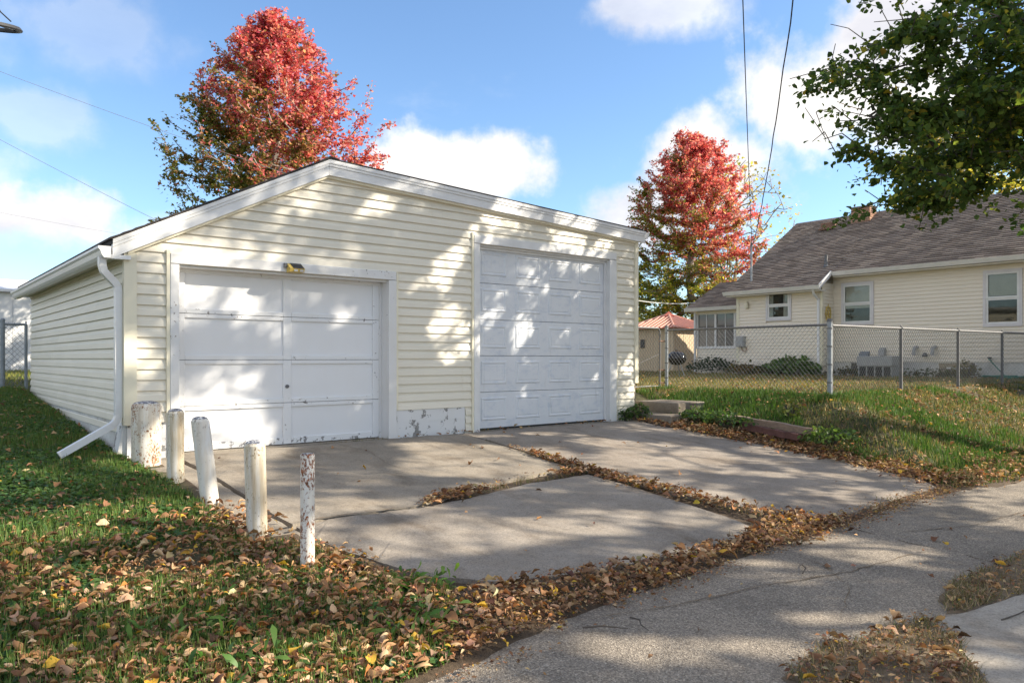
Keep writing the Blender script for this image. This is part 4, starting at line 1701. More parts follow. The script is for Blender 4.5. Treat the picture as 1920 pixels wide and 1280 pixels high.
W1 = (2.08, 3.08, 2.05, 3.36)
W2 = (-1.78, -.86, 1.88, 3.40)
W3 = (4.36, 5.26, 2.25, 3.24)
W4 = (-5.4, -4.4, 1.88, 3.40)
c = MB()
c.box(HX + .02, HX + 7.0, HY0, HY1, .3, 3.70)
c.box(BX + .02, HX + .02, HY1 + .02, BY1, .3, 3.25)
c.box(HX + .02, HX + 7.0, HY1 + .001, BY1, .3, 3.25)
c.prism([(HX + .02, 3.7), (HX + 7, 3.7), (24.5, 6.0)], 'y', HY0, BY1)
c.build('wall_core', 'house_siding', house)
wall_rows('siding', HX, HY0, HY1, .93, 3.66, [W1, W2, W4])
wall_rows('siding', BX, HY1 + .0, BY1, .80, 3.26, [W3])
m = MB()       # short return of the wing, facing the alley
z = .80
while z < 3.3:
    vs = []
    for xx in (BX, HX):
        for (t_, d_) in PROF:
            vs.append((xx, HY1 - d_, z + t_ * HR))
    n = len(PROF)
    m.add(vs, [(i, i + 1, n + i + 1, n + i) for i in range(n - 1)])
    z += HR
m.build('siding', 'house_siding', house, kind='stuff')
f = MB()
f.box(HX - .005, HX + .03, HY0, HY1, .2, .925)
f.box(BX - .005, BX + .03, HY1, BY1, .2, .795)
f.build('foundation', 'foundation', house)
for (x, y0, y1, z0, z1, mt) in ((BX, HY1 - .03, HY1 + .05, .80, 3.28, 'cream_trim'), (BX, BY1 - .09, BY1 + .02, .80, 3.25, 'cream_trim')):
    t = MB()
    t.box(x - .032, x + .05, y0, y1, z0, z1)
    t.build('corner_board', mt, house)
t = MB()
t.box(HX - .05, HX - .024, HY0, HY1 - .03, 3.52, 3.68)
t.build('frieze_board', 'soffit', house)
t = MB()
t.box(BX - .05, BX - .024, HY1 + .05, BY1 - .09, 3.16, 3.26)
t.build('frieze_board', 'soffit', house)


def house_window(x, w, panes, parent=house, sash=.5, trim='white_trim', grey=True, shade=0., curtains=False):
    y0, y1, z0, z1 = w
    win = bpy.data.objects.new('window', None)
    COL.objects.link(win)
    win.parent = parent
    t = MB()          # outer casing
    for a, b, c_, d in ((y0, y0 + .07, z0, z1), (y1 - .07, y1, z0, z1), (y0 + .07, y1 - .07, z1 - .07, z1), (y0 + .07, y1 - .07, z0, z0 + .075)):
        t.box(x - .05, x + .02, a, b, c_, d)
    t.build('frame', 'grey_trim' if grey else 'white_trim', win)
    zm = z0 + (z1 - z0) * sash
    a, b = y0 + .072, y1 - .072
    for (c_, d, dx, mt) in ((z0 + .077, zm, -.018, panes[1]), (zm, z1 - .072, -.032, panes[0])):
        t = MB()
        k = .05
        for (p, q, r_, s_) in ((a, a + k, c_, d), (b - k, b, c_, d), (a + k, b - k, d - k, d), (a + k, b - k, c_, c_ + k)):
            t.box(x + dx - .015, x + dx + .012, p, q, r_, s_)
        t.build('sash', 'white_trim', win)
        t = MB()
        t.box(x + dx, x + dx + .004, a + k - .003, b - k + .003, c_ + k - .003, d - k + .003)
        t.build('pane', 'window_glass', win)
    # added backing, slats and drapes stand in for the building mirrored in the panes
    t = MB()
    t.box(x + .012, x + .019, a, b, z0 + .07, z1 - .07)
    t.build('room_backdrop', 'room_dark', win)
    if shade > 0:
        zs = z1 - .09
        zend = z1 - .08 - (z1 - z0 - .16) * shade
        t = MB()
        while zs > zend:      # cream slats for the mirrored wall
            t.prism([(x + .001, zs), (x + .0095, zs + .018), (x + .011, zs + .016), (x + .003, zs - .003)], 'y', a + .02, b - .02)
            zs -= .024
        t.build('standin_blind', 'reflection_cream', win)
    if curtains:
        for (p, q) in ((a, a + (b - a) * .30), (b - (b - a) * .22, b)):
            t = MB()
            nn = 9
            for i in range(nn):
                y0_, y1_ = p + (q - p) * i / nn, p + (q - p) * (i + 1) / nn
                t.prism([(x + .002 + .007 * (i % 2), y0_), (x + .002 + .007 * ((i + 1) % 2), y1_), (x + .0115, y1_), (x + .0115, y0_)], 'z', z0 + .08, z1 - .08)
            t.build('standin_curtain', 'standin_curtain', win)
    return win


plain('grey_trim', (.62, .60, .62), .5, .05, 5)
house_window(HX, W1, ('', ''), shade=.62)
w2 = house_window(HX, W2, ('', ''), shade=.46)
for (yy, ww) in ((-1.62, .10), (-1.40, .07), (-1.18, .06)):
    t = MB()
    t.cbox(HX + .001, HX + .011, yy - ww / 2, yy + ww / 2, W2[2] + .13, W2[2] + .18, .003)
    t.build('sill_ornament', 'black_cable', w2)
house_window(BX, W3, ('', ''), curtains=True)
house_window(HX, W4, ('', ''), shade=.5)

# roof: one plane from both eaves up to the ridge, shingle courses as real steps
RS = .62
E1X, E1Z = 20.66, 3.70
RGX = 24.5
RGZ = E1Z + (RGX - E1X) * RS
E2X = 19.95
E2Z = E1Z - (E1X - E2X) * RS


def shingled(nm, x_lo, z_lo, x_hi, z_hi, y0, y1, step=.125, parent=house, y1_hi=None):
    me_v, me_f, uvs = [], [], []
    L = math.hypot(x_hi - x_lo, z_hi - z_lo)
    n = int(L / step)
    nx, nz = -(z_hi - z_lo) / L, (x_hi - x_lo) / L
    for k in range(n):
        s0, s1 = k / n, (k + 1) / n + .12 / n
        for (s, lift, vv) in ((s0, 0.0, k * .14 + .002), (s0, .036, k * .14 + .01), (min(1, s1), .003, k * .14 + .135)):
            for yy in (y0, y1):
                me_v.append((x_lo + (x_hi - x_lo) * s + nx * lift, yy, z_lo + (z_hi - z_lo) * s + nz * lift))
                uvs.append((yy, vv))
        b = k * 6
        me_f += [(b, b + 1, b + 3, b + 2), (b + 2, b + 3, b + 5, b + 4)]
    me = bpy.data.meshes.new(nm)
    me.from_pydata(me_v, [], me_f)
    ul = me.uv_layers.new(name='UVMap')
    for li, lp in enumerate(me.loops):
        ul.data[li].uv = uvs[lp.vertex_index]
    me.materials.append(MATS['house_shingles'])
    o = bpy.data.objects.new(nm, me)
    COL.objects.link(o)
    o.parent = parent
    o['kind'] = 'stuff'
    return o


rd = MB()
rd.prism([(E1X, E1Z - .01), (RGX, RGZ - .01), (2 * RGX - E1X, E1Z - .01), (2 * RGX - E1X, E1Z - .12), (RGX, RGZ - .12), (E1X, E1Z - .12)], 'y', HY0 - .4, BY1 + .22)
rd.prism([(E2X, E2Z - .01), (E1X, E1Z - .01), (E1X, E1Z - .12), (E2X, E2Z - .12)], 'y', HY1 - .12, BY1 + .22)
hroof = rd.build('roof', 'grey_trim', house)
keep_list = []
shingled('shingles', E1X - .03, E1Z - .018, RGX, RGZ, HY0 - .42, HY1 - .13)
shingled('shingles', E2X - .03, E2Z - .018, RGX, RGZ, HY1 - .13, BY1 + .24)
t = MB()
t.prism([(RGX - .16, RGZ - .16 * RS + .02), (RGX, RGZ + .03), (RGX + .16, RGZ - .16 * RS + .02), (RGX + .16, RGZ - .16 * RS), (RGX, RGZ + .01), (RGX - .16, RGZ - .16 * RS)], 'y', HY0 - .42, BY1 + .24)
t.build('ridge_cap', 'house_shingle_cap' if 'house_shingle_cap' in MATS else 'timber', house)
# gutters, fascia and the jog between the two eaves


def gutter_y(x, z, y0, y1, s=1.):
    t = MB()
    t.prism([(x, z + .06 * s), (x, z - .06 * s), (x - .06 * s, z - .06 * s), (x - .10 * s, z + .02 * s), (x - .12 * s, z + .06 * s)], 'y', y0, y1)
    return t.build('gutter', 'grey_trim', house)


plain('gutter_white', (.74, .73, .71), .45, .08, 3)
for (x, z, y0, y1) in ((E1X - .005, E1Z - .06, HY0 - .4, HY1 - .15), (E2X - .005, E2Z - .06, HY1 - .15, BY1 + .28)):
    o = gutter_y(x, z, y0, y1)
    o.data.materials[0] = MATS['gutter_white']
t = MB()
t.prism([(E2X - .1, E2Z - .10), (E2X - .1, E2Z + .03), (E1X - .1, E1Z + .03), (E1X - .1, E1Z - .10)], 'y', HY1 - .165, HY1 - .135)
t.build('rake_board', 'gutter_white', house)
t = MB()
t.box(E1X, HX + .02, HY0, HY1 - .15, E1Z - .17, E1Z - .13)
t.box(E2X, BX + .02, HY1 - .12, BY1 + .2, E2Z - .17, E2Z - .13)
t.build('soffit', 'soffit', house)
t = MB()
t.tube([(E2X + .0, HY1 + .10, E2Z - .12), (E2X + .05, HY1 + .10, E2Z - .26), (BX - .06, HY1 + .08, E2Z - .42), (BX - .06, HY1 + .08, .82), (BX - .16, HY1 + .08, .66), (BX - .45, HY1 + .05, .55)], .042, 8)
t.build('downspout', 'white_metal', house, True)

# porch at the back
t = MB()
t.box(PX, PX + 2.2, BY1 + .02, PY1, .3, 1.38)
t.box(PX, PX + 2.2, BY1 + .02, PY1, 2.62, 2.80)
t.build('porch_wall', 'house_siding', house)
m = MB()
z = .62
while z < 1.36:
    siding_row(z, HR, BY1 + .02, PY1 - .06, plane='side', off=PX, mb=m)
    z += HR
m.build('siding', 'house_siding', house, kind='stuff')
t = MB()
t.box(PX - .045, PX, BY1 + .02, PY1, 1.38, 1.47)
t.build('porch_sill', 'white_trim', house)
ys = [PY1 - .06, PY1 - .86, PY1 - 1.66, BY1 + .10]
for yy in [PY1 - .04, PY1 - .82, PY1 - 1.62, PY1 - 1.86]:
    t = MB()
    t.box(PX - .03, PX + .05, yy - .04, yy + .04, 1.47, 2.62)
    t.build('porch_post', 'white_trim', house)
for (a, b) in ((PY1 - .78, PY1 - .08), (PY1 - 1.58, PY1 - .86), (BY1 + .04, PY1 - 1.90)):
    t = MB()
    t.box(PX + .01, PX + .016, min(a, b), max(a, b), 1.47, 2.62)
    o = t.build('pane', 'glass_dark', house)
    t = MB()
    t.box(PX - .005, PX + .009, (a + b) / 2 - .015, (a + b) / 2 + .015, 1.47, 2.62)
    t.build('mullion', 'white_trim', house)
t = MB()
t.tube([(PX - .08, PY1 + .02, 2.72), (PX - .08, PY1 + .02, .55)], .045, 8)
t.build('downspout', 'white_metal', house, True)
PE = (20.62, 2.86)
PR = (22.75, 3.93)
t = MB()
t.prism([(PE[0], PE[1] - .01), (PR[0], PR[1] - .01), (PR[0] + 1.6, PE[1]), (PR[0] + 1.6, PE[1] - .12), (PE[0], PE[1] - .12)], 'y', BY1 + .03, PY1 + .22)
t.build('porch_roof', 'grey_trim', house)
shingled('shingles', PE[0] - .02, PE[1] - .01, PR[0], PR[1], BY1 + .03, PY1 + .24)
o = gutter_y(PE[0], PE[1] - .07, BY1 + .03, PY1 + .26)
o.data.materials[0] = MATS['gutter_white']

# chimney of separate bricks
ch = bpy.data.objects.new('chimney', None)
COL.objects.link(ch)
ch.parent = house
cx0, cx1, cy0, cy1 = 23.85, 24.35, 3.55, 4.20
t = MB()
t.box(cx0 + .012, cx1 - .012, cy0 + .012, cy1 - .012, 5.3, 6.20)
t.build('core', 'mortar', ch)
bmesh_box = MB()
bmesh_box.box(-.5, .5, -.5, .5, -.5, .5)
bo = bmesh_box.build('brick', 'brick', ch)
brick_me = bo.data
first = True
z = 5.52
row = 0
while z < 6.16:
    for side in range(2):
        L = (cy1 - cy0) if side == 0 else (cx1 - cx0)
        nb = 3 if side == 0 else 2
        offs = [(k + (.5 if row % 2 else 0)) / nb for k in range(-1 if row % 2 else 0, nb)]
        for s in offs:
            a, b = max(0, s) * L, min(1, s + 1 / nb) * L
            if b - a < .04:
                continue
            if first:
                o = bo
                first = False
            else:
                o = bpy.data.objects.new('brick', brick_me)
                COL.objects.link(o)
                o.parent = ch
            if side == 0:
                o.location = (cx0 + .03, cy0 + (a + b) / 2, z + .028)
                o.scale = (.06, b - a - .012, .056)
            else:
                o.location = (cx0 + (a + b) / 2, cy0 + .03 - .002, z + .028)
                o.scale = (b - a - .012, .062, .056)
    z += .068
    row += 1
t = MB()
t.box(cx0 - .03, cx1 + .03, cy0 - .03, cy1 + .03, 6.20, 6.25)
t.build('cap', 'step_concrete', ch)
t = MB()
t.prism([(cx0 - .06, 5.40), (cx0 - .02, 5.40), (cx0 - .005, 5.62), (cx0 - .012, 5.62)], 'y', cy0 - .05, cy1 + .05)
t.build('flashing', 'blue_grey', ch)

# things on the roof and the wall
zr = lambda x: E1Z + (x - E1X) * RS
t = MB()
t.tube([(21.05, 3.62, zr(21.05) - .05), (21.05, 3.62, zr(21.05) + .36)], .05, 10)
t.lathe([(.11, 0), (.06, .06), (.055, .1)], (21.05, 3.62, zr(21.05) - .02), 10)
t.build('vent_pipe', 'galvanized_old', house, True)
t = MB()
xv, yv = 23.6, 4.95
t.box(xv - .02, xv + .3, yv - .2, yv + .2, zr(xv + .1), zr(xv + .1) + .22)
t.prism([(xv - .1, zr(xv) + .02), (xv + .34, zr(xv) + .30), (xv + .34, zr(xv) + .33), (xv - .12, zr(xv) + .06)], 'y', yv - .24, yv + .24)
t.build('roof_vent', 'rust_steel', house)
t = MB()
t.tube([(20.5, 5.95, zr(20.5) - .2), (20.5, 5.95, 4.82)], .035, 8)
t.tube([(20.5, 5.95, 4.80), (20.48, 5.93, 4.90), (20.42, 5.88, 4.86)], .04, 8)
t.build('service_mast', 'galvanized', house, True)
t = MB()
t.box(BX - .16, BX - .02, 6.02, 6.30, 1.42, 1.78)
t.box(BX - .175, BX - .155, 6.04, 6.28, 1.45, 1.75)
t.build('electric_box', 'grey_plastic', house)
t = MB()
t.tube([(BX - .05, 6.16, 1.42), (BX - .08, 6.12, 1.30), (BX - .05, 6.0, 1.26), (BX - .04, 5.98, 1.42)], .015, 6)
t.build('conduit', 'rust_steel', house, True)
for (y, z, w, h, mt, nm) in ((2.34, 1.12, .26, .26, 'blue_grey', 'vent_hood'), (1.80, 1.24, .17, .24, 'grey_plastic', 'meter_box')):
    t = MB()
    t.prism([(HX - .02, z - h / 2), (HX - .18, z - h / 2), (HX - .16, z + h * .2), (HX - .02, z + h / 2)], 'y', y - w / 2, y + w / 2)
    t.build(nm, mt, house)
for y in (.86, .36):
    t = MB()
    t.tube([(HX - .02, y, 1.36), (HX - .16, y, 1.34), (HX - .2, y, 1.24), (HX - .2, y, 1.12)], .05, 8)
    t.build('intake_pipe', 'grey_plastic', house, True)
t = MB()
t.lathe([(.05, -.04), (.07, 0), (.05, .06), (.02, .08)], (HX - .12, .60, 1.12), 10)
t.tube([(HX - .02, .6, 1.13), (HX - .12, .6, 1.13)], .03, 6)
t.build('gas_regulator', 'galvanized_old', house, True)
t = MB()
t.tube([(HX - .02, -1.05, .98), (HX - .12, -1.05, 1.0)], .02, 6)
t.lathe([(.05, -.02), (.06, .0), (.05, .02)], (HX - .14, -1.05, 1.05), 8)
t.build('spigot', 'black_cable', house, True)
# basement windows
for (y0, y1) in ((1.75, 2.78), (-.72, .26)):
    win = bpy.data.objects.new('window', None)
    COL.objects.link(win)
    win.parent = house
    t = MB()
    t.box(HX - .012, HX + .0, y0, y1, .45, .90)
    t.build('pane', 'glass_dark', win)
    t = MB()
    for (a, b, c_, d) in ((y0 + .04, y1 - .2, .74, .79), (y0 + .04, y1 - .2, .52, .56), (y0 + .0, y0 + .05, .45, .9)):
        t.box(HX - .03, HX - .014, a, b, c_, d)
    t.build('frame', 'white_peel', win)
# sunburst ornament on the wing's return
t = MB()
cx, cz = 20.62, 2.42
t.tube([(cx + .15 * math.cos(a), HY1 - .04, cz + .22 * math.sin(a)) for a in np.linspace(0, 2 * PI, 19)], .018, 5)
for k in range(8):
    a = k * PI / 4
    t.tube([(cx, HY1 - .04, cz), (cx + .20 * math.cos(a), HY1 - .04, cz + .30 * math.sin(a))], .012, 4)
t.build('wall_ornament', 'yellow_plastic', house, True)
t = MB()
t.lathe([(.06, -.12), (.075, -.02), (.06, .08), (.02, .12)], (BX - .08, 5.96, 2.82), 10)
t.build('porch_light', 'lamp_green', house, True) if False else t.build('porch_light', 'cream_trim', house, True)
keep(house)
for ob in house.children:
    pass

# air conditioner by the wall
ac = thing('air_conditioner', (20.05, 1.48, .40), 'grey box air conditioner standing at the house foundation', 'air conditioner')
t = MB()
t.cbox(-.36, .36, -.50, .50, .0, .10, .01)
t.cbox(-.36, .36, -.50, .50, .42, .70, .01)
t.box(-.33, .33, -.47, .47, .10, .42)
t.build('cabinet', 'grey_plastic', ac)
for k in range(4):
    y0 = -.44 + k * .23
    t = MB()
    t.box(-.345, -.332, y0, y0 + .18, .12, .40)
    t.build('louvre', 'dark_gap', ac)
# garden hose heap
hose = thing('garden_hose', (20.3, -1.3, .44), 'green garden hose hanging from the spigot to a heap', 'hose')
t = MB()
pts = [(.5, .25, .58)]
for k in range(60):
    a = k * .6
    r_ = .26 + .05 * math.sin(k * 1.7)
    pts.append((r_ * math.cos(a) - .05, r_ * 1.8 * math.sin(a) - .3, .04 + .0016 * k + .02 * abs(math.sin(k * 2.1))))
t.tube(pts, .016, 5)
plain('hose_green', (.03, .16, .11), .45, .15, 10)
t.build('coil', 'hose_green', hose, True)


# ------------------------------------------------------------------ shed with red roof, kettle grill
SHX, SHY = 22.9, 11.35
shed = thing('garden_shed', (SHX, SHY, .48), 'wooden plank shed with a ribbed red metal hip roof', 'shed')
A = 1.12
EZ = 1.72
t = MB()
t.box(-A + .02, A - .02, -A + .02, A - .02, 0, EZ)
t.build('wall_core', 'post_orange', shed)
nb = 18
pb = MB()
pb.box(-.5, .5, -.5, .5, 0, 1)
b0 = pb.build('plank', 'wood_fence', shed)
pm = b0.data
first = True
for side in range(2):
    for k in range(nb):
        w = 2 * A / nb
        if first:
            o = b0
            first = False
        else:
            o = bpy.data.objects.new('plank', pm)
            COL.objects.link(o)
            o.parent = shed
        s = -A + (k + .5) * w
        dpt = rnd.uniform(-.006, .006)
        if side == 0:
            o.location = (-A + .005 + dpt, s, .02)
            o.scale = (.03, w - .012, EZ + rnd.uniform(-.01, .02))
        else:
            o.location = (s, -A + .005 + dpt, .02)
            o.scale = (w - .012, .03, EZ + rnd.uniform(-.01, .02))
t = MB()
t.box(A - .06, A + .03, -A - .03, -A + .06, 0, EZ + .01)
t.build('corner_post', 'post_orange', shed)
RA = A + .28
RH = .62
apx = (0, 0, EZ + .02 + RH)
cs = [(-RA, -RA, EZ + .02), (RA, -RA, EZ + .02), (RA, RA, EZ + .02), (-RA, RA, EZ + .02)]
t = MB()
t.add(cs + [apx], [(0, 1, 4), (1, 2, 4), (2, 3, 4), (3, 0, 4), (3, 2, 1, 0)])
sroof = t.build('roof', 'red_metal', shed)
plain('red_rib', (.70, .40, .31), .4, .1, 5)
for side in range(2):
    for k in range(1, 12):
        s = -RA + 2 * RA * k / 12
        top = (1 - abs(s) / RA)
        t = MB()
        if side == 0:
            t.tube([(-RA, s, EZ + .035), (-RA + RA * top, s, EZ + .035 + RH * top)], .036, 4)
        else:
            t.tube([(s, -RA, EZ + .035), (s, -RA + RA * top, EZ + .035 + RH * top)], .036, 4)
        t.build('rib', 'red_rib', sroof)
t = MB()
for c_ in cs[:2] + cs[3:]:
    t.tube([(c_[0], c_[1], EZ + .04), (0, 0, EZ + .05 + RH)], .035, 5)
t.build('hip_cap', 'red_rib', sroof)
t = MB()
t.lathe([(.30, EZ + RH - .10), (.30, EZ + RH - .04), (.02, EZ + RH + .14)], (0, 0, 0), 4)
t.build('roof_cap', 'red_metal', sroof)
t = MB()
t.cbox(-A - .06, -A - .012, .30, .52, .98, 1.32, .02)
t.build('lock_box', 'black_cable', shed)

grill = thing('kettle_grill', (16.4, 5.85, .47), 'black kettle barbecue grill on thin legs in the back yard', 'grill')
t = MB()
n = 24
t.lathe([(.04, .36), (.16, .385), (.25, .45), (.285, .54), (.29, .56)], (0, 0, 0), n)
t.build('bowl', 'black_enamel', grill, True)
t = MB()
t.lathe([(.295, .562), (.285, .62), (.22, .72), (.12, .77), (.01, .785)], (0, 0, 0), n)
lid = t.build('lid', 'black_enamel', grill, True)
t = MB()
t.tube([(-.05, 0, .78), (-.04, 0, .83), (.04, 0, .83), (.05, 0, .78)], .010, 6)
t.build('lid_handle', 'black_cable', lid, True)
for k in range(3):
    a = .4 + k * 2 * PI / 3
    t = MB()
    t.tube([(.15 * math.cos(a), .15 * math.sin(a), .40), (.33 * math.cos(a), .33 * math.sin(a), 0)], .012, 6)
    t.build('leg', 'galvanized', grill, True)

# ------------------------------------------------------------------ chain-link fences
def wire_mesh(mb, p0, p1, zb0, zb1, H, pitch=.082, r=.0028):
    p0 = Vector((p0[0], p0[1], 0))
    p1 = Vector((p1[0], p1[1], 0))
    L = (p1 - p0).length
    d = (p1 - p0) / L
    nrm = Vector((-d.y, d.x, 0)) * .004

    def P(s, h, off):
        q = p0 + d * s + off
        return (q.x, q.y, zb0 + (zb1 - zb0) * s / L + h)
    asp = 1.12
    run = H / asp
    k = -int(run / pitch) - 1
    while k * pitch < L:
        s0 = k * pitch
        for sgn in (1, -1):
            a0, h0, a1, h1 = (s0, 0., s0 + run, H) if sgn > 0 else (s0, H, s0 + run, 0.)
            # clip
            if a1 <= 0 or a0 >= L:
                continue
            if a0 < 0:
                h0 += (h1 - h0) * (0 - a0) / run
                a0 = 0
            full = (h1 - h0) / (a1 - a0)
            if a1 > L:
                h1 = h0 + full * (L - a0)
                a1 = L
            mb.tube([P(a0, h0, nrm * sgn), P(a1, h1, nrm * sgn)], r, 3, caps=False)
        k += 1
    # twisted barbs along the top
    s = 0
    while s < L:
        mb.tube([P(s, H, nrm), P(s + .01, H + .035, nrm * 0)], r, 3, caps=False)
        s += pitch


def fence(name, label, pts, H, mat_post, posts_r, rail=True, rail_mat='galvanized_old', group='chain-link fencing round the back yard', thick=None, cap=True, gap=.04):
    """pts: list of (x, y, ground z); one post at every point"""
    o0 = Vector(pts[0])
    root = thing(name, o0, label, 'fence', group)
    for i, p in enumerate(pts):
        r_ = (thick or {}).get(i, posts_r)
        q = Vector(p) - o0
        t = MB()
        hh = H + (.07 if i in (thick or {}) else .0)
        t.tube([q + Vector((0, 0, -.2)), q + Vector((0, 0, hh))], r_, 12)
        po = t.build('post', mat_post if i in (thick or {}) else rail_mat, root, True)
        t = MB()
        if i in (thick or {}):
            t.lathe([(r_ * 1.12, -.02), (r_ * 1.12, .01), (r_ * .6, .03), (r_ * .05, .035)], q + Vector((0, 0, hh)), 12)
        else:
            t.tube([q + Vector((0, -.035, H - .01)), q + Vector((0, 0, H + .05)), q + Vector((0, .035, H - .01))], .013, 6)
        t.build('post_cap', rail_mat, po, True)
        if i in (thick or {}):
            t = MB()
            for hz in (.2, .45, .7, .95):
                t.lathe([(r_ * 1.15, hz * H - .012), (r_ * 1.15, hz * H + .012)], q, 10)
            t.build('tension_band', rail_mat, po)
    if rail:
        t = MB()
        t.tube([Vector(p) - o0 + Vector((0, 0, H)) for p in pts], .021, 10)
        t.build('top_rail', rail_mat, root, True)
    m = MB()
    for a, b in zip(pts[:-1], pts[1:]):
        a_ = Vector(a) - o0
        b_ = Vector(b) - o0
        wire_mesh(m, (a_.x, a_.y), (b_.x, b_.y), a_.z + gap, b_.z + gap, H - gap)
    m.build('wire_mesh', 'wire', root, kind='stuff', fix=False)
    return root


G = lambda x, y, e=0: (x, y, g1(x, y) + e)
fence('chain_link_fence', 'short chain-link fence from the gate to the thick corner post', [G(10.27, 1.31), G(10.2, -2.16)], 1.20, 'galvanized', .03, thick={0: .034, 1: .042}, rail_mat='galvanized_old')
fence('chain_link_fence', 'long chain-link fence running right from the corner post to the house', [(10.25, -2.16, g1(10.2, -2.16)), G(12.75, -2.22), G(15.3, -2.28), G(17.75, -2.32), G(20.3, -2.38)], 1.19, 'galvanized', .030, rail_mat='galvanized_old')
# yard gate between garage and fence
gate = thing('chain_link_gate', (10.12, 1.36, .42), 'chain-link yard gate between garage corner and fence post', 'gate')
t = MB()
w = 2.2
t.tube([(0, 0, .06), (0, 0, 1.16), (-.06, 0, 1.22), (-w, 0, 1.22)], .019, 8)
t.tube([(0, 0, .06), (-w, 0, .04)], .012, 6)
t.tube([(-.02, 0, .70), (-1.0, 0, .40)], .006, 5)
t.build('frame', 'galvanized_old', gate, True)
m = MB()
wire_mesh(m, (-w, 0), (0, 0), .05, .05, 1.15)
m.build('wire_mesh', 'wire', gate, kind='stuff', fix=False)
for z_ in (.12, .38, .96):
    t = MB()
    t.tube([(-.02, 0, z_), (.14, -.03, z_)], .016, 6)
    t.build('hinge', 'rust_steel', gate, True)

# left-hand gate and fence behind the garage
lf_root = fence('chain_link_fence', 'chain-link fence end with two grey posts left of the garage', [(-.36, 7.05, .46), (-.02, 7.05, .46)], 1.16, 'galvanized', .025, thick={0: .036}, rail_mat='galvanized')
lg = thing('chain_link_gate', (-.62, 7.12, .46), 'narrow chain-link gate at the left edge of the photo', 'gate')
t = MB()
t.tube([(.06, 0, .05), (.06, 0, 1.18)], .030, 10)
t.tube([(.06, 0, 1.12), (-.9, .3, 1.12)], .016, 6)
t.tube([(.06, 0, .08), (-.9, .3, .08)], .016, 6)
t.tube([(-.10, .05, .08), (-.10, .05, 1.12)], .012, 6)
t.build('frame', 'galvanized_old', lg, True)
m = MB()
wire_mesh(m, (-.9, .3), (.06, 0), .08, .08, 1.04)
m.build('wire_mesh', 'wire', lg, kind='stuff', fix=False)
t = MB()
t.tube([(.06, 0, 1.10), (.20, -.02, 1.10), (.22, -.02, 1.22)], .014, 6)
t.build('latch', 'rust_steel', lg, True)

# ------------------------------------------------------------------ white metal building far left
wb = thing('white_building', (0, 20, .5), 'white metal-clad outbuilding behind the left gate', 'building')
bx0, bx1 = -9, 3.0
t = MB()
t.box(bx0, bx1, .03, 5, -.1, 2.62)
t.build('wall_core', 'white_trim', wb)
k = 0
x = bx0
while x < bx1 - .01:
    t = MB()
    t.box(x + .008, min(x + .6, bx1) - .008, -.0, .05, -.1, 2.6)
    t.build('panel', 'white_metal', wb)
    x += .6
t = MB()
t.prism([(-.18, 2.62), (-.18, 2.70), (2.6, 3.25), (5.2, 2.7), (5.2, 2.62)], 'x', bx0 - .15, bx1 + .15)
t.build('roof', 'white_metal', wb)

# ------------------------------------------------------------------ steps, timbers
st = thing('concrete_steps', (7.75, -.2, 0), 'two low concrete steps beside the right garage corner', 'steps')
t = MB()
t.cbox(-.03, .45, -.62, .30, -.12, .115, .012)
t.build('step', 'step_concrete', st)
t = MB()
t.cbox(.42, 1.15, -.42, .52, -.05, .295, .012)
t.build('step', 'step_concrete', st)
for (p, q, lab, mt) in (((8.36, -.75, .10), (8.33, -1.75, .085), 'weathered landscape timber next to the concrete steps', 'timber_red'),
                        ((8.30, -1.62, .10), (7.98, -3.10, .02), 'split grey landscape timber edging the bank above the drive', 'timber'),
                        ((8.16, -1.85, .0), (7.86, -2.95, -.06), 'rotten dark red timber lying below the upper one', 'timber_red')):
    p = Vector(p)
    q = Vector(q)
    o = thing('landscape_timber', p, lab, 'timber', 'landscape timbers along the bank')
    t = MB()
    d = q - p
    n = 14
    pts = [d * (k / n) for k in range(n + 1)]
    t.rect_tube([v + Vector((rnd.uniform(-.006, .006), 0, rnd.uniform(-.008, .006))) for v in pts], .050, .045, (d.normalized().y * -1, d.normalized().x, 0))
    t.build('beam', mt, o)

# ------------------------------------------------------------------ overhead lines
def cable(name, label, a, b, sag, r=.012, mat='black_cable', n=24, wob=0.):
    a = Vector(a)
    b = Vector(b)
    pts = []
    for k in range(n + 1):
        s = k / n
        p = a.lerp(b, s)
        p.z -= sag * 4 * s * (1 - s)
        if wob:
            p += Vector((rnd.uniform(-wob, wob), rnd.uniform(-wob, wob), 0))
        pts.append(p)
    o0 = a
    t = MB()
    t.tube([p - o0 for p in pts], r, 5)
    o = t.build(name, mat, None, True)
    o.location = o0
    return tag(o, label, 'cable', 'overhead lines')


CAM = Vector(cam.location)
FWD = Vector((.6382, .7699, 0))
RGT = Vector((.7699, -.6382, 0))


def wp(rt, fw_, up):
    """a point given as metres right / ahead / above the place the photographer stands"""
    return CAM + RGT * rt + FWD * fw_ + Vector((0, 0, up))


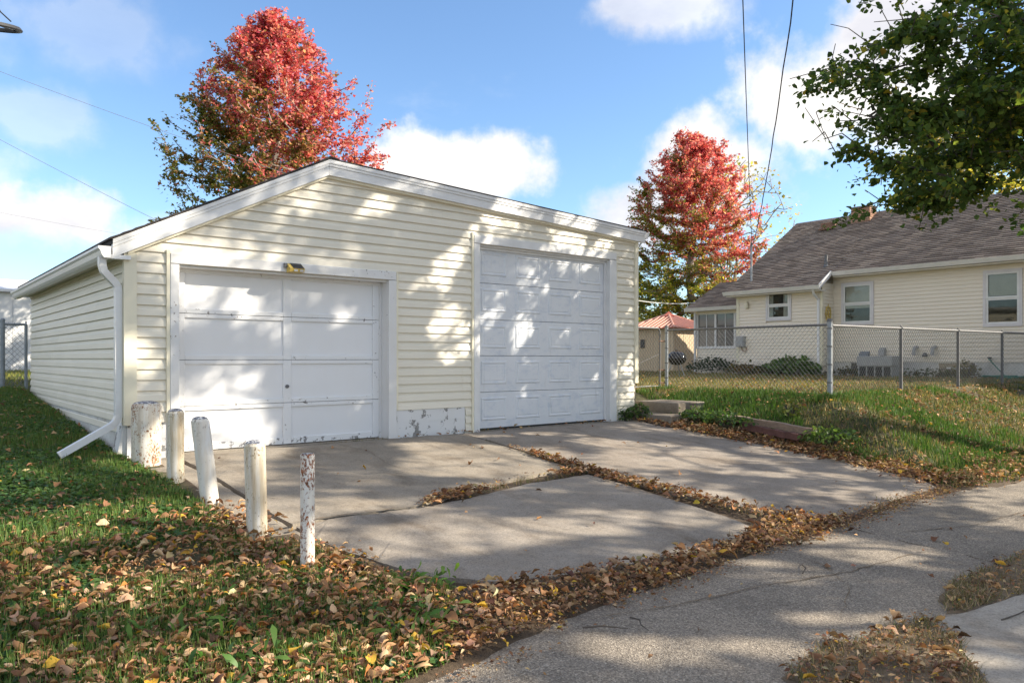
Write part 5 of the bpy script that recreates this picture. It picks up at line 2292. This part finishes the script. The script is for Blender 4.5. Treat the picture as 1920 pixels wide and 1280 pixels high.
cable('overhead_cable', 'thin upper cable sloping down from the upper left sky behind the maple', wp(-16.6, 18.5, 8.6), wp(-4.4, 17.5, 4.0), .10, .005, 'grey_cable')
cable('overhead_cable', 'lower cable sloping from the left edge down behind the garage roof', wp(-17.0, 18.0, 7.9), wp(-6.0, 15.5, 2.2), .12, .005, 'grey_cable')
cable('overhead_cable', 'faint lowest cable at the left edge in front of the low cloud', wp(-30, 32, 7.9), wp(-14, 34, 5.0), .15, .005, 'grey_cable')
MAST = Vector((20.44, 5.89, 4.86))
cable('service_wire', 'straight service wire rising from the house mast to the top edge', MAST, wp(2.9, 9.6, 5.5), .25, .009)
cable('service_wire', 'twisted service cable hanging from the house mast towards the upper right', MAST + Vector((.02, -.04, .02)), wp(4.0, 10.4, 5.9), .45, .012, wob=.012)
cable('service_wire', 'pale service line between the garage wall and the house porch', (7.86, 2.6, 2.72), (20.6, 8.3, 3.05), .25, .012, 'pale_cable')

loop = thing('cable_loop', wp(-5.80, 8.6, 4.02), 'black oval cable storage loop in the top left corner', 'cable loop')
t = MB()
ax1 = RGT * .9 + FWD * .3
for q in range(3):
    t.tube([RGT * (-.18 + (.33 - .012 * q) * math.cos(a)) + FWD * (.35 * math.sin(a)) + Vector((0, 0, -.24 + .085 * math.sin(a) - .03 * math.cos(a) + .012 * q)) for a in np.linspace(0, 2 * PI, 33)], .016, 6)
t.build('coil', 'black_cable', loop, True)
t = MB()
for k in range(6):
    a = .3 + k * .9
    t.tube([RGT * (-.18 + .1 * math.cos(a)) + Vector((0, 0, -.20)), RGT * (-.18 + .32 * math.cos(a)) + FWD * (.34 * math.sin(a)) + Vector((0, 0, -.24 + .085 * math.sin(a)))], .007, 5)
t.build('bracket', 'black_cable', loop, True)
t = MB()
t.tube([RGT * .10 + Vector((0, 0, -.19)), RGT * -.02 + Vector((0, 0, -.08)), RGT * -.10 + Vector((0, 0, .08)), RGT * -.10 + Vector((0, 0, .4))], .008, 5)
t.lathe([(.02, -.05), (.05, -.02), (.055, .10), (.03, .16)], RGT * -.13 + Vector((0, 0, 0)), 8)
t.build('hanger', 'black_cable', loop, True)


# ------------------------------------------------------------------ shrubs and weeds
def shrub(name, label, base, rx, ry, h, n, size, cols, seed, tmpl=LEAF_HEART, group=None, droop=.2, stems=10):
    root = thing(name, base, label, 'plant', group)
    r = np.random.default_rng(seed)
    a = r.random(n) * 2 * PI
    q = np.sqrt(r.random(n))
    hh = h * (1 - .55 * q ** 2) * (.35 + .65 * r.random(n) ** .6)
    C = np.stack([rx * q * np.cos(a), ry * q * np.sin(a), hh], 1)
    C += r.normal(size=C.shape) * .03
    d = C * np.array([1, 1, .3]) + r.normal(size=C.shape) * .35 + np.array([0, 0, -droop])
    leaves_mesh('foliage', C, size * (.6 + .8 * r.random(n)), d, rand_dirs(n) * .6 + np.array([0, 0, 1.]), pick(cols, n), tmpl, 'leaf_green', root)
    t = MB()
    for k in range(stems):
        b = r.random() * 2 * PI
        s = r.random() ** .5
        t.tube([(0.1 * rx * math.cos(b), .1 * ry * math.sin(b), -.03), (.7 * rx * s * math.cos(b), .7 * ry * s * math.sin(b), h * .7)], .006, 4)
    t.build('stem', 'bark', root)
    return root


GR = [(.05, .10, .03), (.07, .13, .035), (.10, .16, .04)]
shrub('hosta', 'broad-leaved green hosta beside the white downspout', (19.85, 4.1, .46), .55, .85, .62, 420, .17, [(.08, .15, .05), (.11, .19, .06), (.14, .2, .08)], 1)
shrub('shrub', 'dark leafy shrub below the porch windows', (20.2, 7.3, .47), .6, .95, .62, 900, .08, [(.025, .05, .03), (.035, .065, .03)], 2)
shrub('shrub', 'browning plant clump under the wing of the house', (19.8, 5.8, .46), .45, .6, .42, 420, .09, [(.16, .12, .04), (.22, .13, .05), (.08, .09, .03)], 3)
shrub('shrub', 'low dark plants between brown clump and hosta', (19.8, 4.95, .46), .4, .5, .40, 380, .09, [(.05, .07, .03), (.08, .09, .03), (.12, .09, .04)], 4)
shrub('shrub', 'weedy growth along the house foundation left of the air conditioner', (20.4, 2.6, .44), .35, .75, .32, 380, .07, [(.06, .08, .03), (.12, .10, .04), (.05, .06, .02)], 5)
shrub('shrub', 'weedy growth along the house foundation right of the air conditioner', (20.4, .2, .44), .35, 1.1, .30, 420, .07, [(.06, .09, .03), (.10, .10, .04), (.04, .06, .02)], 6)
shrub('shrub', 'tall weeds in front of the right basement window', (20.5, -.6, .44), .3, .3, .55, 160, .08, [(.16, .14, .05), (.10, .11, .04)], 7)
shrub('weed', 'leafy weed tuft between garage corner and steps', (7.72, -.18, .02), .16, .20, .30, 160, .055, GR, 8)
shrub('weed', 'dark low weed at the foot of the right garage casing', (7.45, -.10, .01), .10, .08, .20, 80, .05, GR, 9)
shrub('weed', 'creeping weed clump spilling over the right end of the steps', (8.12, -1.02, .06), .24, .26, .17, 260, .05, GR, 10)
shrub('weed', 'creeping weeds growing over the middle of the timber', (8.02, -1.65, .02), .28, .50, .20, 320, .05, GR, 11)
shrub('weed', 'pale tall weed standing on the bank above the timber', (8.75, -2.3, .12), .12, .14, .30, 70, .06, [(.16, .2, .05), (.2, .24, .06)], 12)
shrub('weed', 'leafy weeds at the end of the timber', (7.98, -3.35, -.10), .34, .40, .20, 320, .055, [(.10, .16, .04), (.07, .12, .03)], 13)
shrub('dandelion', 'bright broad-leaved weed rosette in the foreground leaf litter', (.28, -5.02, -.40), .24, .20, .06, 130, .085, [(.10, .20, .04), (.13, .24, .05)], 14, tmpl=LEAF_SLIM, stems=3)
shrub('dandelion', 'green weed rosette near the drive corner', (.62, -4.55, -.37), .20, .16, .06, 110, .075, [(.10, .20, .04), (.13, .24, .05)], 15, tmpl=LEAF_SLIM, stems=3)
shrub('dandelion', 'green weed patch at the bottom edge of the photo', (-.62, -5.05, -.42), .26, .20, .10, 150, .085, [(.08, .17, .04), (.10, .20, .05)], 16, tmpl=LEAF_SLIM, stems=3)
shrub('dandelion', 'broad weed patch left of the lower middle of the lawn', (-.75, -4.55, -.38), .30, .20, .09, 150, .08, [(.10, .20, .04), (.14, .24, .05)], 17, tmpl=LEAF_SLIM, stems=3)

# ------------------------------------------------------------------ grass
CAMXY = np.array([CAM.x, CAM.y])


def sample(poly, dens, mask=None):
    P = np.array(poly)
    x0, y0 = P.min(0)
    x1, y1 = P.max(0)
    n = int((x1 - x0) * (y1 - y0) * dens)
    x = rng.uniform(x0, x1, n)
    y = rng.uniform(y0, y1, n)
    k = inpoly(x, y, poly)
    if mask is not None:
        k &= mask(x, y)
    return x[k], y[k]


PAVED = [SLAB_FRONT, SLAB_LEFT, SLAB_RIGHT]


def off_paving(x, y):
    k = np.zeros(len(x), bool)
    for p in PAVED:
        k |= inpoly(x, y, p)
    return ~k


BLADE = (np.array([(0, .5, 0), (0, -.5, 0), (.55, .38, .05), (.55, -.38, .05), (1., 0, .22)]), [(0, 1, 3), (0, 3, 2), (2, 3, 4)])


def grass(name, label, x, y, L, wid, cols, lean=.5, weights=None, lift=0.):
    n = len(x)
    z = gz(x, y) + .05 * (hash_noise(x, y, 1.3, 2) - .5) + .025 * (hash_noise(x, y, 4.1, 3) - .5) - .01 + lift
    C = np.stack([x, y, z], 1)
    a = rng.random(n) * 2 * PI
    ln = lean * (.4 + rng.random(n))
    d = np.stack([np.cos(a) * ln, np.sin(a) * ln, np.ones(n)], 1)
    nr = np.stack([np.cos(a), np.sin(a), -ln * .5], 1)
    s = L * (.5 + .9 * rng.random(n))
    o = leaves_mesh(name, C, s, d, -nr, pick(cols, n, .2, weights), BLADE, 'grass', None, 'stuff', widthv=wid / s)
    o['label'] = label
    return o


LEFT = [(-7, -5.3), (-1.6, -5.75), (.2, -5.45), (.75, -4.75), (.5, -4.2), (.42, -3.55), (.05, -3.3), (.06, -1.6), (-.05, -.3), (-.06, .3), (-.02, 7), (-7, 7)]
vis_l = lambda x, y: (x > -3.2 - .0 * y) & (hash_noise(x, y, 1.6, 21) + .5 * hash_noise(x, y, 5, 22) > .34)
x, y = sample(LEFT, 3600, vis_l)
grass('lawn_grass', 'short dark green grass and clover on the left lawn', x, y, .080, .007, [(.09, .16, .035), (.12, .20, .045), (.18, .22, .06), (.28, .23, .11)], .9, [.4, .35, .15, .1])
# clover and creeping charlie carpet
x, y = sample(LEFT, 2300, lambda x, y: (x > -3) & (hash_noise(x, y, 1.1, 31) * .6 + hash_noise(x, y, 3.3, 32) * .4 > .40))
n = len(x)
C = np.stack([x, y, gz(x, y) + .015 + .028 * rng.random(n)], 1)
d = rand_dirs(n) * np.array([1, 1, .25])
o = leaves_mesh('clover', C, .028 + .022 * rng.random(n), d, rand_dirs(n) * .45 + np.array([0, 0, 1.]), pick([(.06, .13, .05), (.085, .17, .055), (.115, .20, .06)], n), LEAF_HEART, 'leaf_green', None, 'stuff')
o['label'] = 'carpet of dark green clover on the left lawn'

BANK = [(7.75, -.6), (8.2, -.75), (8.3, -1.8), (8.0, -3.0), (7.75, -4.2), (7.35, -5.1), (8.6, -5.35), (13, -5.5), (20, -5.6), (20, -2.2), (10.3, -2.1), (10.4, 1.2), (8.9, 1.2), (8.9, -.1)]
gm = lambda x, y: hash_noise(x, y, .8, 41) * .65 + hash_noise(x, y, 2.6, 42) * .35
x, y = sample(BANK, 1700, lambda x, y: (x < 14) & (gm(x, y) > .40))
grass('bank_grass', 'lush green grass on the bank below the fence', x, y, .105, .0105, [(.06, .135, .022), (.08, .17, .028), (.11, .185, .04), (.05, .105, .022)], .7)
x, y = sample(BANK, 1100, lambda x, y: (x < 19) & (gm(x, y) < .52))
grass('bank_grass', 'sparser yellowing grass on the bank', x, y, .085, .0105, [(.13, .16, .04), (.26, .21, .09), (.07, .12, .03), (.32, .25, .12), (.05, .09, .02)], .9)
YARD = [(7.9, 1.2), (10.3, 1.3), (10.3, -2.1), (20.4, -2.3), (20.4, 8.4), (26, 9), (26, 16), (8, 16), (7.9, 7)]
x, y = sample(YARD, 330, lambda x, y: (hash_noise(x, y, .7, 51) > .15))
grass('yard_grass', 'dry yellowing grass in the back yard', x, y, .085, .016, [(.26, .21, .08), (.32, .25, .11), (.16, .17, .05), (.10, .14, .04)], 1.1)
x, y = sample([(-6, 6.8), (8, 6.8), (8, 20), (-6, 20)], 160)
grass('far_grass', 'sunlit grass behind the left gate', x, y, .10, .014, [(.20, .22, .05), (.28, .25, .07), (.12, .17, .04)], .8)
# thin dry tufts in the joints and along the walls
tx, ty = [], []
for pl, w_, k in (([(4.13, -.6), (4.05, -1.8), (4.03, -2.6), (4.02, -3.4), (4.1, -4.4), (4.3, -5.05)], .04, 700), ([(3.95, -2.62), (3.0, -2.65), (2.1, -2.86), (1.7, -2.96)], .04, 420),
                  ([(.6, -5.1), (1.5, -5.1), (2.6, -5.1), (3.8, -5.05), (4.6, -5.12), (5.8, -5.06)], .09, 900), ([(.9, .02), (2.2, -.02), (3.0, -.03)], .03, 160), ([(4.3, -.02), (7.3, -.02)], .025, 120), ([(5.8, -5.06), (7.2, -5.05)], .06, 220)):
    pl = np.array(pl)
    seg = rng.integers(0, len(pl) - 1, k)
    s = rng.random(k)[:, None]
    p = pl[seg] * (1 - s) + pl[seg + 1] * s + rng.normal(size=(k, 2)) * w_
    keepm = hash_noise(p[:, 0], p[:, 1], 2.2, 61) > .38
    tx.append(p[keepm, 0])
    ty.append(p[keepm, 1])
grass('joint_weeds', 'dry grass tufts growing in the drive joints', np.concatenate(tx), np.concatenate(ty), .055, .005, [(.20, .16, .06), (.10, .12, .03), (.26, .19, .08), (.06, .09, .02)], 1.0)
for poly, nm in ((ISL_A, 'near'), (ISL_B, 'far')):
    x, y = sample(poly, 3800)
    grass('alley_grass', 'matted dry grass on the %s leaf patch in the alley' % nm, x, y, .06, .005, [(.30, .22, .12), (.18, .15, .07), (.38, .29, .17), (.12, .14, .05)], 1.9, lift=.012)
# matted soil under the alley leaf patches
for poly, nm in ((ISL_A, 'matted brown debris patch in the alley at the bottom edge'), (ISL_B, 'matted brown debris patch beside the concrete across the alley')):
    pts = refine(poly, .1, .03, 9)
    cx_, cy_ = np.mean([p[0] for p in pts]), np.mean([p[1] for p in pts])
    vs, fs = [], []
    rings = [(1., .003), (.86, .012), (.5, .018), (.1, .02)]
    n = len(pts)
    for s, h in rings:
        for p in pts:
            X_, Y_ = cx_ + (p[0] - cx_) * s, cy_ + (p[1] - cy_) * s
            vs.append((X_, Y_, g1(X_, Y_) + .004 + h * (.7 + .6 * float(hash_noise(X_, Y_, 6, 4)))))
    for k in range(len(rings) - 1):
        for i in range(n):
            fs.append((k * n + i, k * n + (i + 1) % n, (k + 1) * n + (i + 1) % n, (k + 1) * n + i))
    fs.append(tuple(range((len(rings) - 1) * n, len(rings) * n)))
    t = MB()
    t.add(vs, fs)
    o = t.build('debris_mound', 'debris' if 'debris' in MATS else 'rust_steel', None, True, kind='stuff')
    o['label'] = nm

# ------------------------------------------------------------------ fallen leaves
DRY = [(.33, .17, .08), (.43, .25, .125), (.21, .105, .055), (.50, .33, .18), (.13, .07, .042), (.30, .19, .125), (.62, .45, .27), (.58, .36, .05), (.45, .165, .05)]
DW = np.array([.2, .2, .15, .12, .1, .12, .05, .035, .025])
DW = DW / DW.sum()
LP = []     # x, y, lift


def band(pl, wdt, k, lift=.03, clump=.35, seed=71):
    pl = np.array(pl, float)
    seglen = np.linalg.norm(pl[1:] - pl[:-1], axis=1)
    seg = rng.choice(len(pl) - 1, k, p=seglen / seglen.sum())
    s = rng.random(k)[:, None]
    w = np.interp(seg + s[:, 0], np.arange(len(wdt)), wdt)[:, None] if hasattr(wdt, '__len__') else wdt
    p = pl[seg] * (1 - s) + pl[seg + 1] * s + rng.normal(size=(k, 2)) * w
    m = hash_noise(p[:, 0], p[:, 1], 2.5, seed) > clump
    p = p[m]
    LP.append(np.column_stack([p, rng.random(len(p)) ** 1.5 * lift]))


def area(poly, dens, lift=.03, mask=None):
    x, y = sample(poly, dens, mask)
    LP.append(np.column_stack([x, y, rng.random(len(x)) ** 1.5 * lift]))


FRONT_BAND = [(.75, -4.75), (1.15, -4.78), (1.65, -4.88), (2.2, -4.96), (2.8, -4.98), (3.3, -4.98), (3.8, -4.9), (4.2, -4.75), (4.5, -5.02), (4.9, -5.1), (4.6, -5.2), (3.87, -5.2), (3.06, -5.22), (2.1, -5.25), (1.43, -5.29), (.8, -5.39), (.2, -5.5), (.3, -5.0)]
area(FRONT_BAND, 950, .04)
dl = lambda x, y: rng.random(len(x)) < np.clip(.07 + 1.15 * ss((-y - .9) / 3.8) * ss((x + 3.5) / 3.2) * (.25 + 1.1 * hash_noise(x, y, 1.1, 31)) - .55 * (hash_noise(x, y, 1.7, 77) > .62), .04, 1)
area(LEFT, 640, .045, dl)
area([(-2.6, -5.6), (.2, -5.5), (.6, -4.4), (.35, -3.6), (-.4, -3.0), (-1.5, -2.4), (-2.6, -3.0)], 430, .05, lambda x, y: hash_noise(x, y, 1.7, 77) * .6 + hash_noise(x, y, 4, 76) * .4 < .60)
area([(-1.2, -5.7), (.2, -5.5), (.75, -4.8), (.55, -4.2), (.3, -3.9), (-.5, -4.2), (-1.4, -4.6)], 420, .06)
band([(.1, -2.3), (.08, -3.0), (.15, -3.6), (.5, -4.1)], .12, 520, .05)
band([(4.07, -1.6), (4.03, -2.6), (4.05, -3.3), (4.12, -4.0), (4.25, -4.6), (4.5, -5.1)], [.02, .045, .08, .11, .13, .12], 1150, .045, .25)
band([(3.95, -2.62), (3.4, -2.62)], .045, 110, .03, .3)
band([(2.4, -2.78), (2.1, -2.86), (1.7, -2.96)], [.07, .07, .03], 260, .04, .2)
band([(7.75, -.25), (7.8, -1.0), (7.85, -2.2), (7.85, -3.2), (7.75, -4.1), (7.55, -4.8)], [.10, .15, .16, .18, .2, .2], 2900, .045, .15)
band([(7.3, -4.95), (7.9, -4.8), (8.6, -4.95), (9.6, -5.05), (12, -5.2)], .22, 2300, .06, .3)
band([(3.2, -.03), (5.0, -.03), (7.2, -.04)], .03, 110, .02, .4)
area([(9.2, -5.0), (9.0, -3.2), (10.5, -2.2), (18, -2.3), (18, -5.3)], 75, .05, lambda x, y: hash_noise(x, y, 1.1, 79) > .3)
area(BANK, 60, .05, lambda x, y: (x < 16) & (hash_noise(x, y, 1.3, 78) > .35))
area(YARD, 26, .05, lambda x, y: x < 20)
band([(.2, -5.5), (1.4, -5.31), (3.0, -5.25), (4.4, -5.2)], .06, 420, .02, .3)
area(ISL_A, 210, .04)
area(ISL_B, 90, .03)
area([(.5, -4.6), (7.4, -4.8), (7.4, -.2), (.6, -.2)], 1.6, .012)
area([(-1, -9), (8, -9), (8, -5.4), (.2, -5.6)], 2.2, .012)
nbig = sum(len(q) for q in LP)
area(FRONT_BAND, 2200, .05)
area(LEFT, 1000, .03, dl)
band([(4.07, -1.2), (4.03, -2.6), (4.05, -3.3), (4.12, -4.0), (4.25, -4.6), (4.5, -5.1)], [.02, .05, .09, .13, .15, .14], 1500, .04, .2)
band([(3.95, -2.62), (3.0, -2.65), (2.1, -2.86), (1.65, -2.96)], .05, 900, .03, .2)
band([(7.75, -.25), (7.8, -1.0), (7.85, -2.2), (7.85, -3.2), (7.75, -4.1), (7.4, -4.9)], .18, 3000, .05, .1)
area(ISL_A, 1600, .06)
area(ISL_B, 900, .05)
band([(.1, -5.58), (.5, -5.5), (1.4, -5.33), (3.0, -5.26), (4.6, -5.22), (6, -5.12), (7.4, -5.15)], .09, 6000, .012, .12)
LPA = np.concatenate(LP)
BIG = np.arange(len(LPA)) < nbig
kp = (LPA[:, 1] < -.02) | (LPA[:, 0] < -.05) | (LPA[:, 0] > 7.9)
LPA = LPA[kp]
BIG = BIG[kp]
lx, ly, lz = LPA.T
on = ~off_paving(lx, ly)
lz = gz(lx, ly) + lz + .014 + np.where(on, .008, .010)
n = len(lx)
a = rng.random(n) * 2 * PI
til = rng.normal(size=n) * .5
LD = np.stack([np.cos(a), np.sin(a), til * .6], 1)
LN = np.stack([rng.normal(size=n) * .55, rng.normal(size=n) * .55, np.ones(n)], 1)
dist = np.hypot(lx - CAM.x, ly - CAM.y)
LS = (.028 + .064 * rng.random(n) ** 1.8) * np.where(BIG, 1., .42)
LC = pick(DRY, n, .18, DW)
shape = rng.integers(0, 6, n)
# the nearest three hundred that stand in view are things of their own
rx_ = (lx - CAM.x) * RGT.x + (ly - CAM.y) * RGT.y
fx_ = (lx - CAM.x) * FWD.x + (ly - CAM.y) * FWD.y
u = rx_ / np.maximum(fx_, .1)
v = (CAM.z - lz) / np.maximum(fx_, .1)
inview = (np.abs(u) < .672) & (v < .425) & (fx_ > 1)
score = np.where(inview & BIG, LS / np.maximum(fx_, .1), 0) * (.75 + .5 * rng.random(n))
near = np.argsort(-score)[:300]
isnear = np.zeros(n, bool)
isnear[near] = True
C = np.stack([lx, ly, lz], 1)
allm = (~isnear) & BIG
LLAB = ('flat tan', 'arched brown', 'tightly folded', 'curled reddish-brown', 'narrow twisted', 'broad cupped')
for k in range(6):
    m = allm & (shape == k)
    o = leaves_mesh('leaf_litter', C[m], LS[m], LD[m], LN[m], LC[m], LEAF_DRY[k], 'leaf_dry', None, 'stuff')
    o['label'] = 'litter of %s dry leaves over lawn, bank and drive edges' % LLAB[k]
m = ~BIG
o = leaves_mesh('leaf_debris', C[m], LS[m], LD[m], LN[m], LC[m] * .8, LEAF_BIT, 'leaf_dry', None, 'stuff')
o['label'] = 'small brown leaf fragments strewn among the fallen leaves'
variants = []
for k in range(54):
    c_ = np.clip(np.array(DRY[k % 9])[None] * (1 + .12 * rng.normal()), .01, 1)
    o = leaves_mesh('fallen_leaf', np.zeros((1, 3)), np.ones(1), np.array([[1., 0, 0]]), np.array([[0, 0, 1.]]), c_, LEAF_DRY[k // 9], 'leaf_dry')
    variants.append((o.data, k))
    bpy.data.objects.remove(o)
for i in near:
    d_, y_, z_ = rot_from(LD[i:i + 1], LN[i:i + 1])
    kk = int(shape[i]) * 9 + int(rng.choice(9, p=DW))
    o = bpy.data.objects.new('fallen_leaf', variants[kk][0])
    M = Matrix((d_[0], y_[0], z_[0])).transposed().to_4x4()
    o.matrix_world = Matrix.Translation(C[i]) @ M @ Matrix.Scale(float(LS[i]), 4)
    COL.objects.link(o)
    tag(o, 'one of the large dry fallen leaves lying nearest the camera', 'leaf', 'nearest fallen leaves')
# a few twigs on the alley
for (p, q) in (((1.02, -5.55), (1.2, -5.72)), ((2.95, -5.75), (3.2, -5.62)), ((3.05, -6.92), (3.45, -6.99)), ((1.35, -5.6), (1.27, -5.8))):
    zz = g1(*p) + .02
    o = thing('twig', (p[0], p[1], zz), {1.02: 'small curled twig on the asphalt by the leaf band', 2.95: 'bent twig lying in the middle of the asphalt', 3.05: 'pale stick on the concrete at the right edge', 1.35: 'thin twig beside the curled one'}[p[0]], 'twig', 'twigs on the alley')
    t = MB()
    dx, dy = q[0] - p[0], q[1] - p[1]
    t.tube([(0, 0, 0), (dx * .35 + .01, dy * .35 - .015, .012), (dx * .7, dy * .7 + .012, .004), (dx, dy, .0)], [.005, .0045, .004, .002], 5)
    t.build('stick', 'bark', o, True)
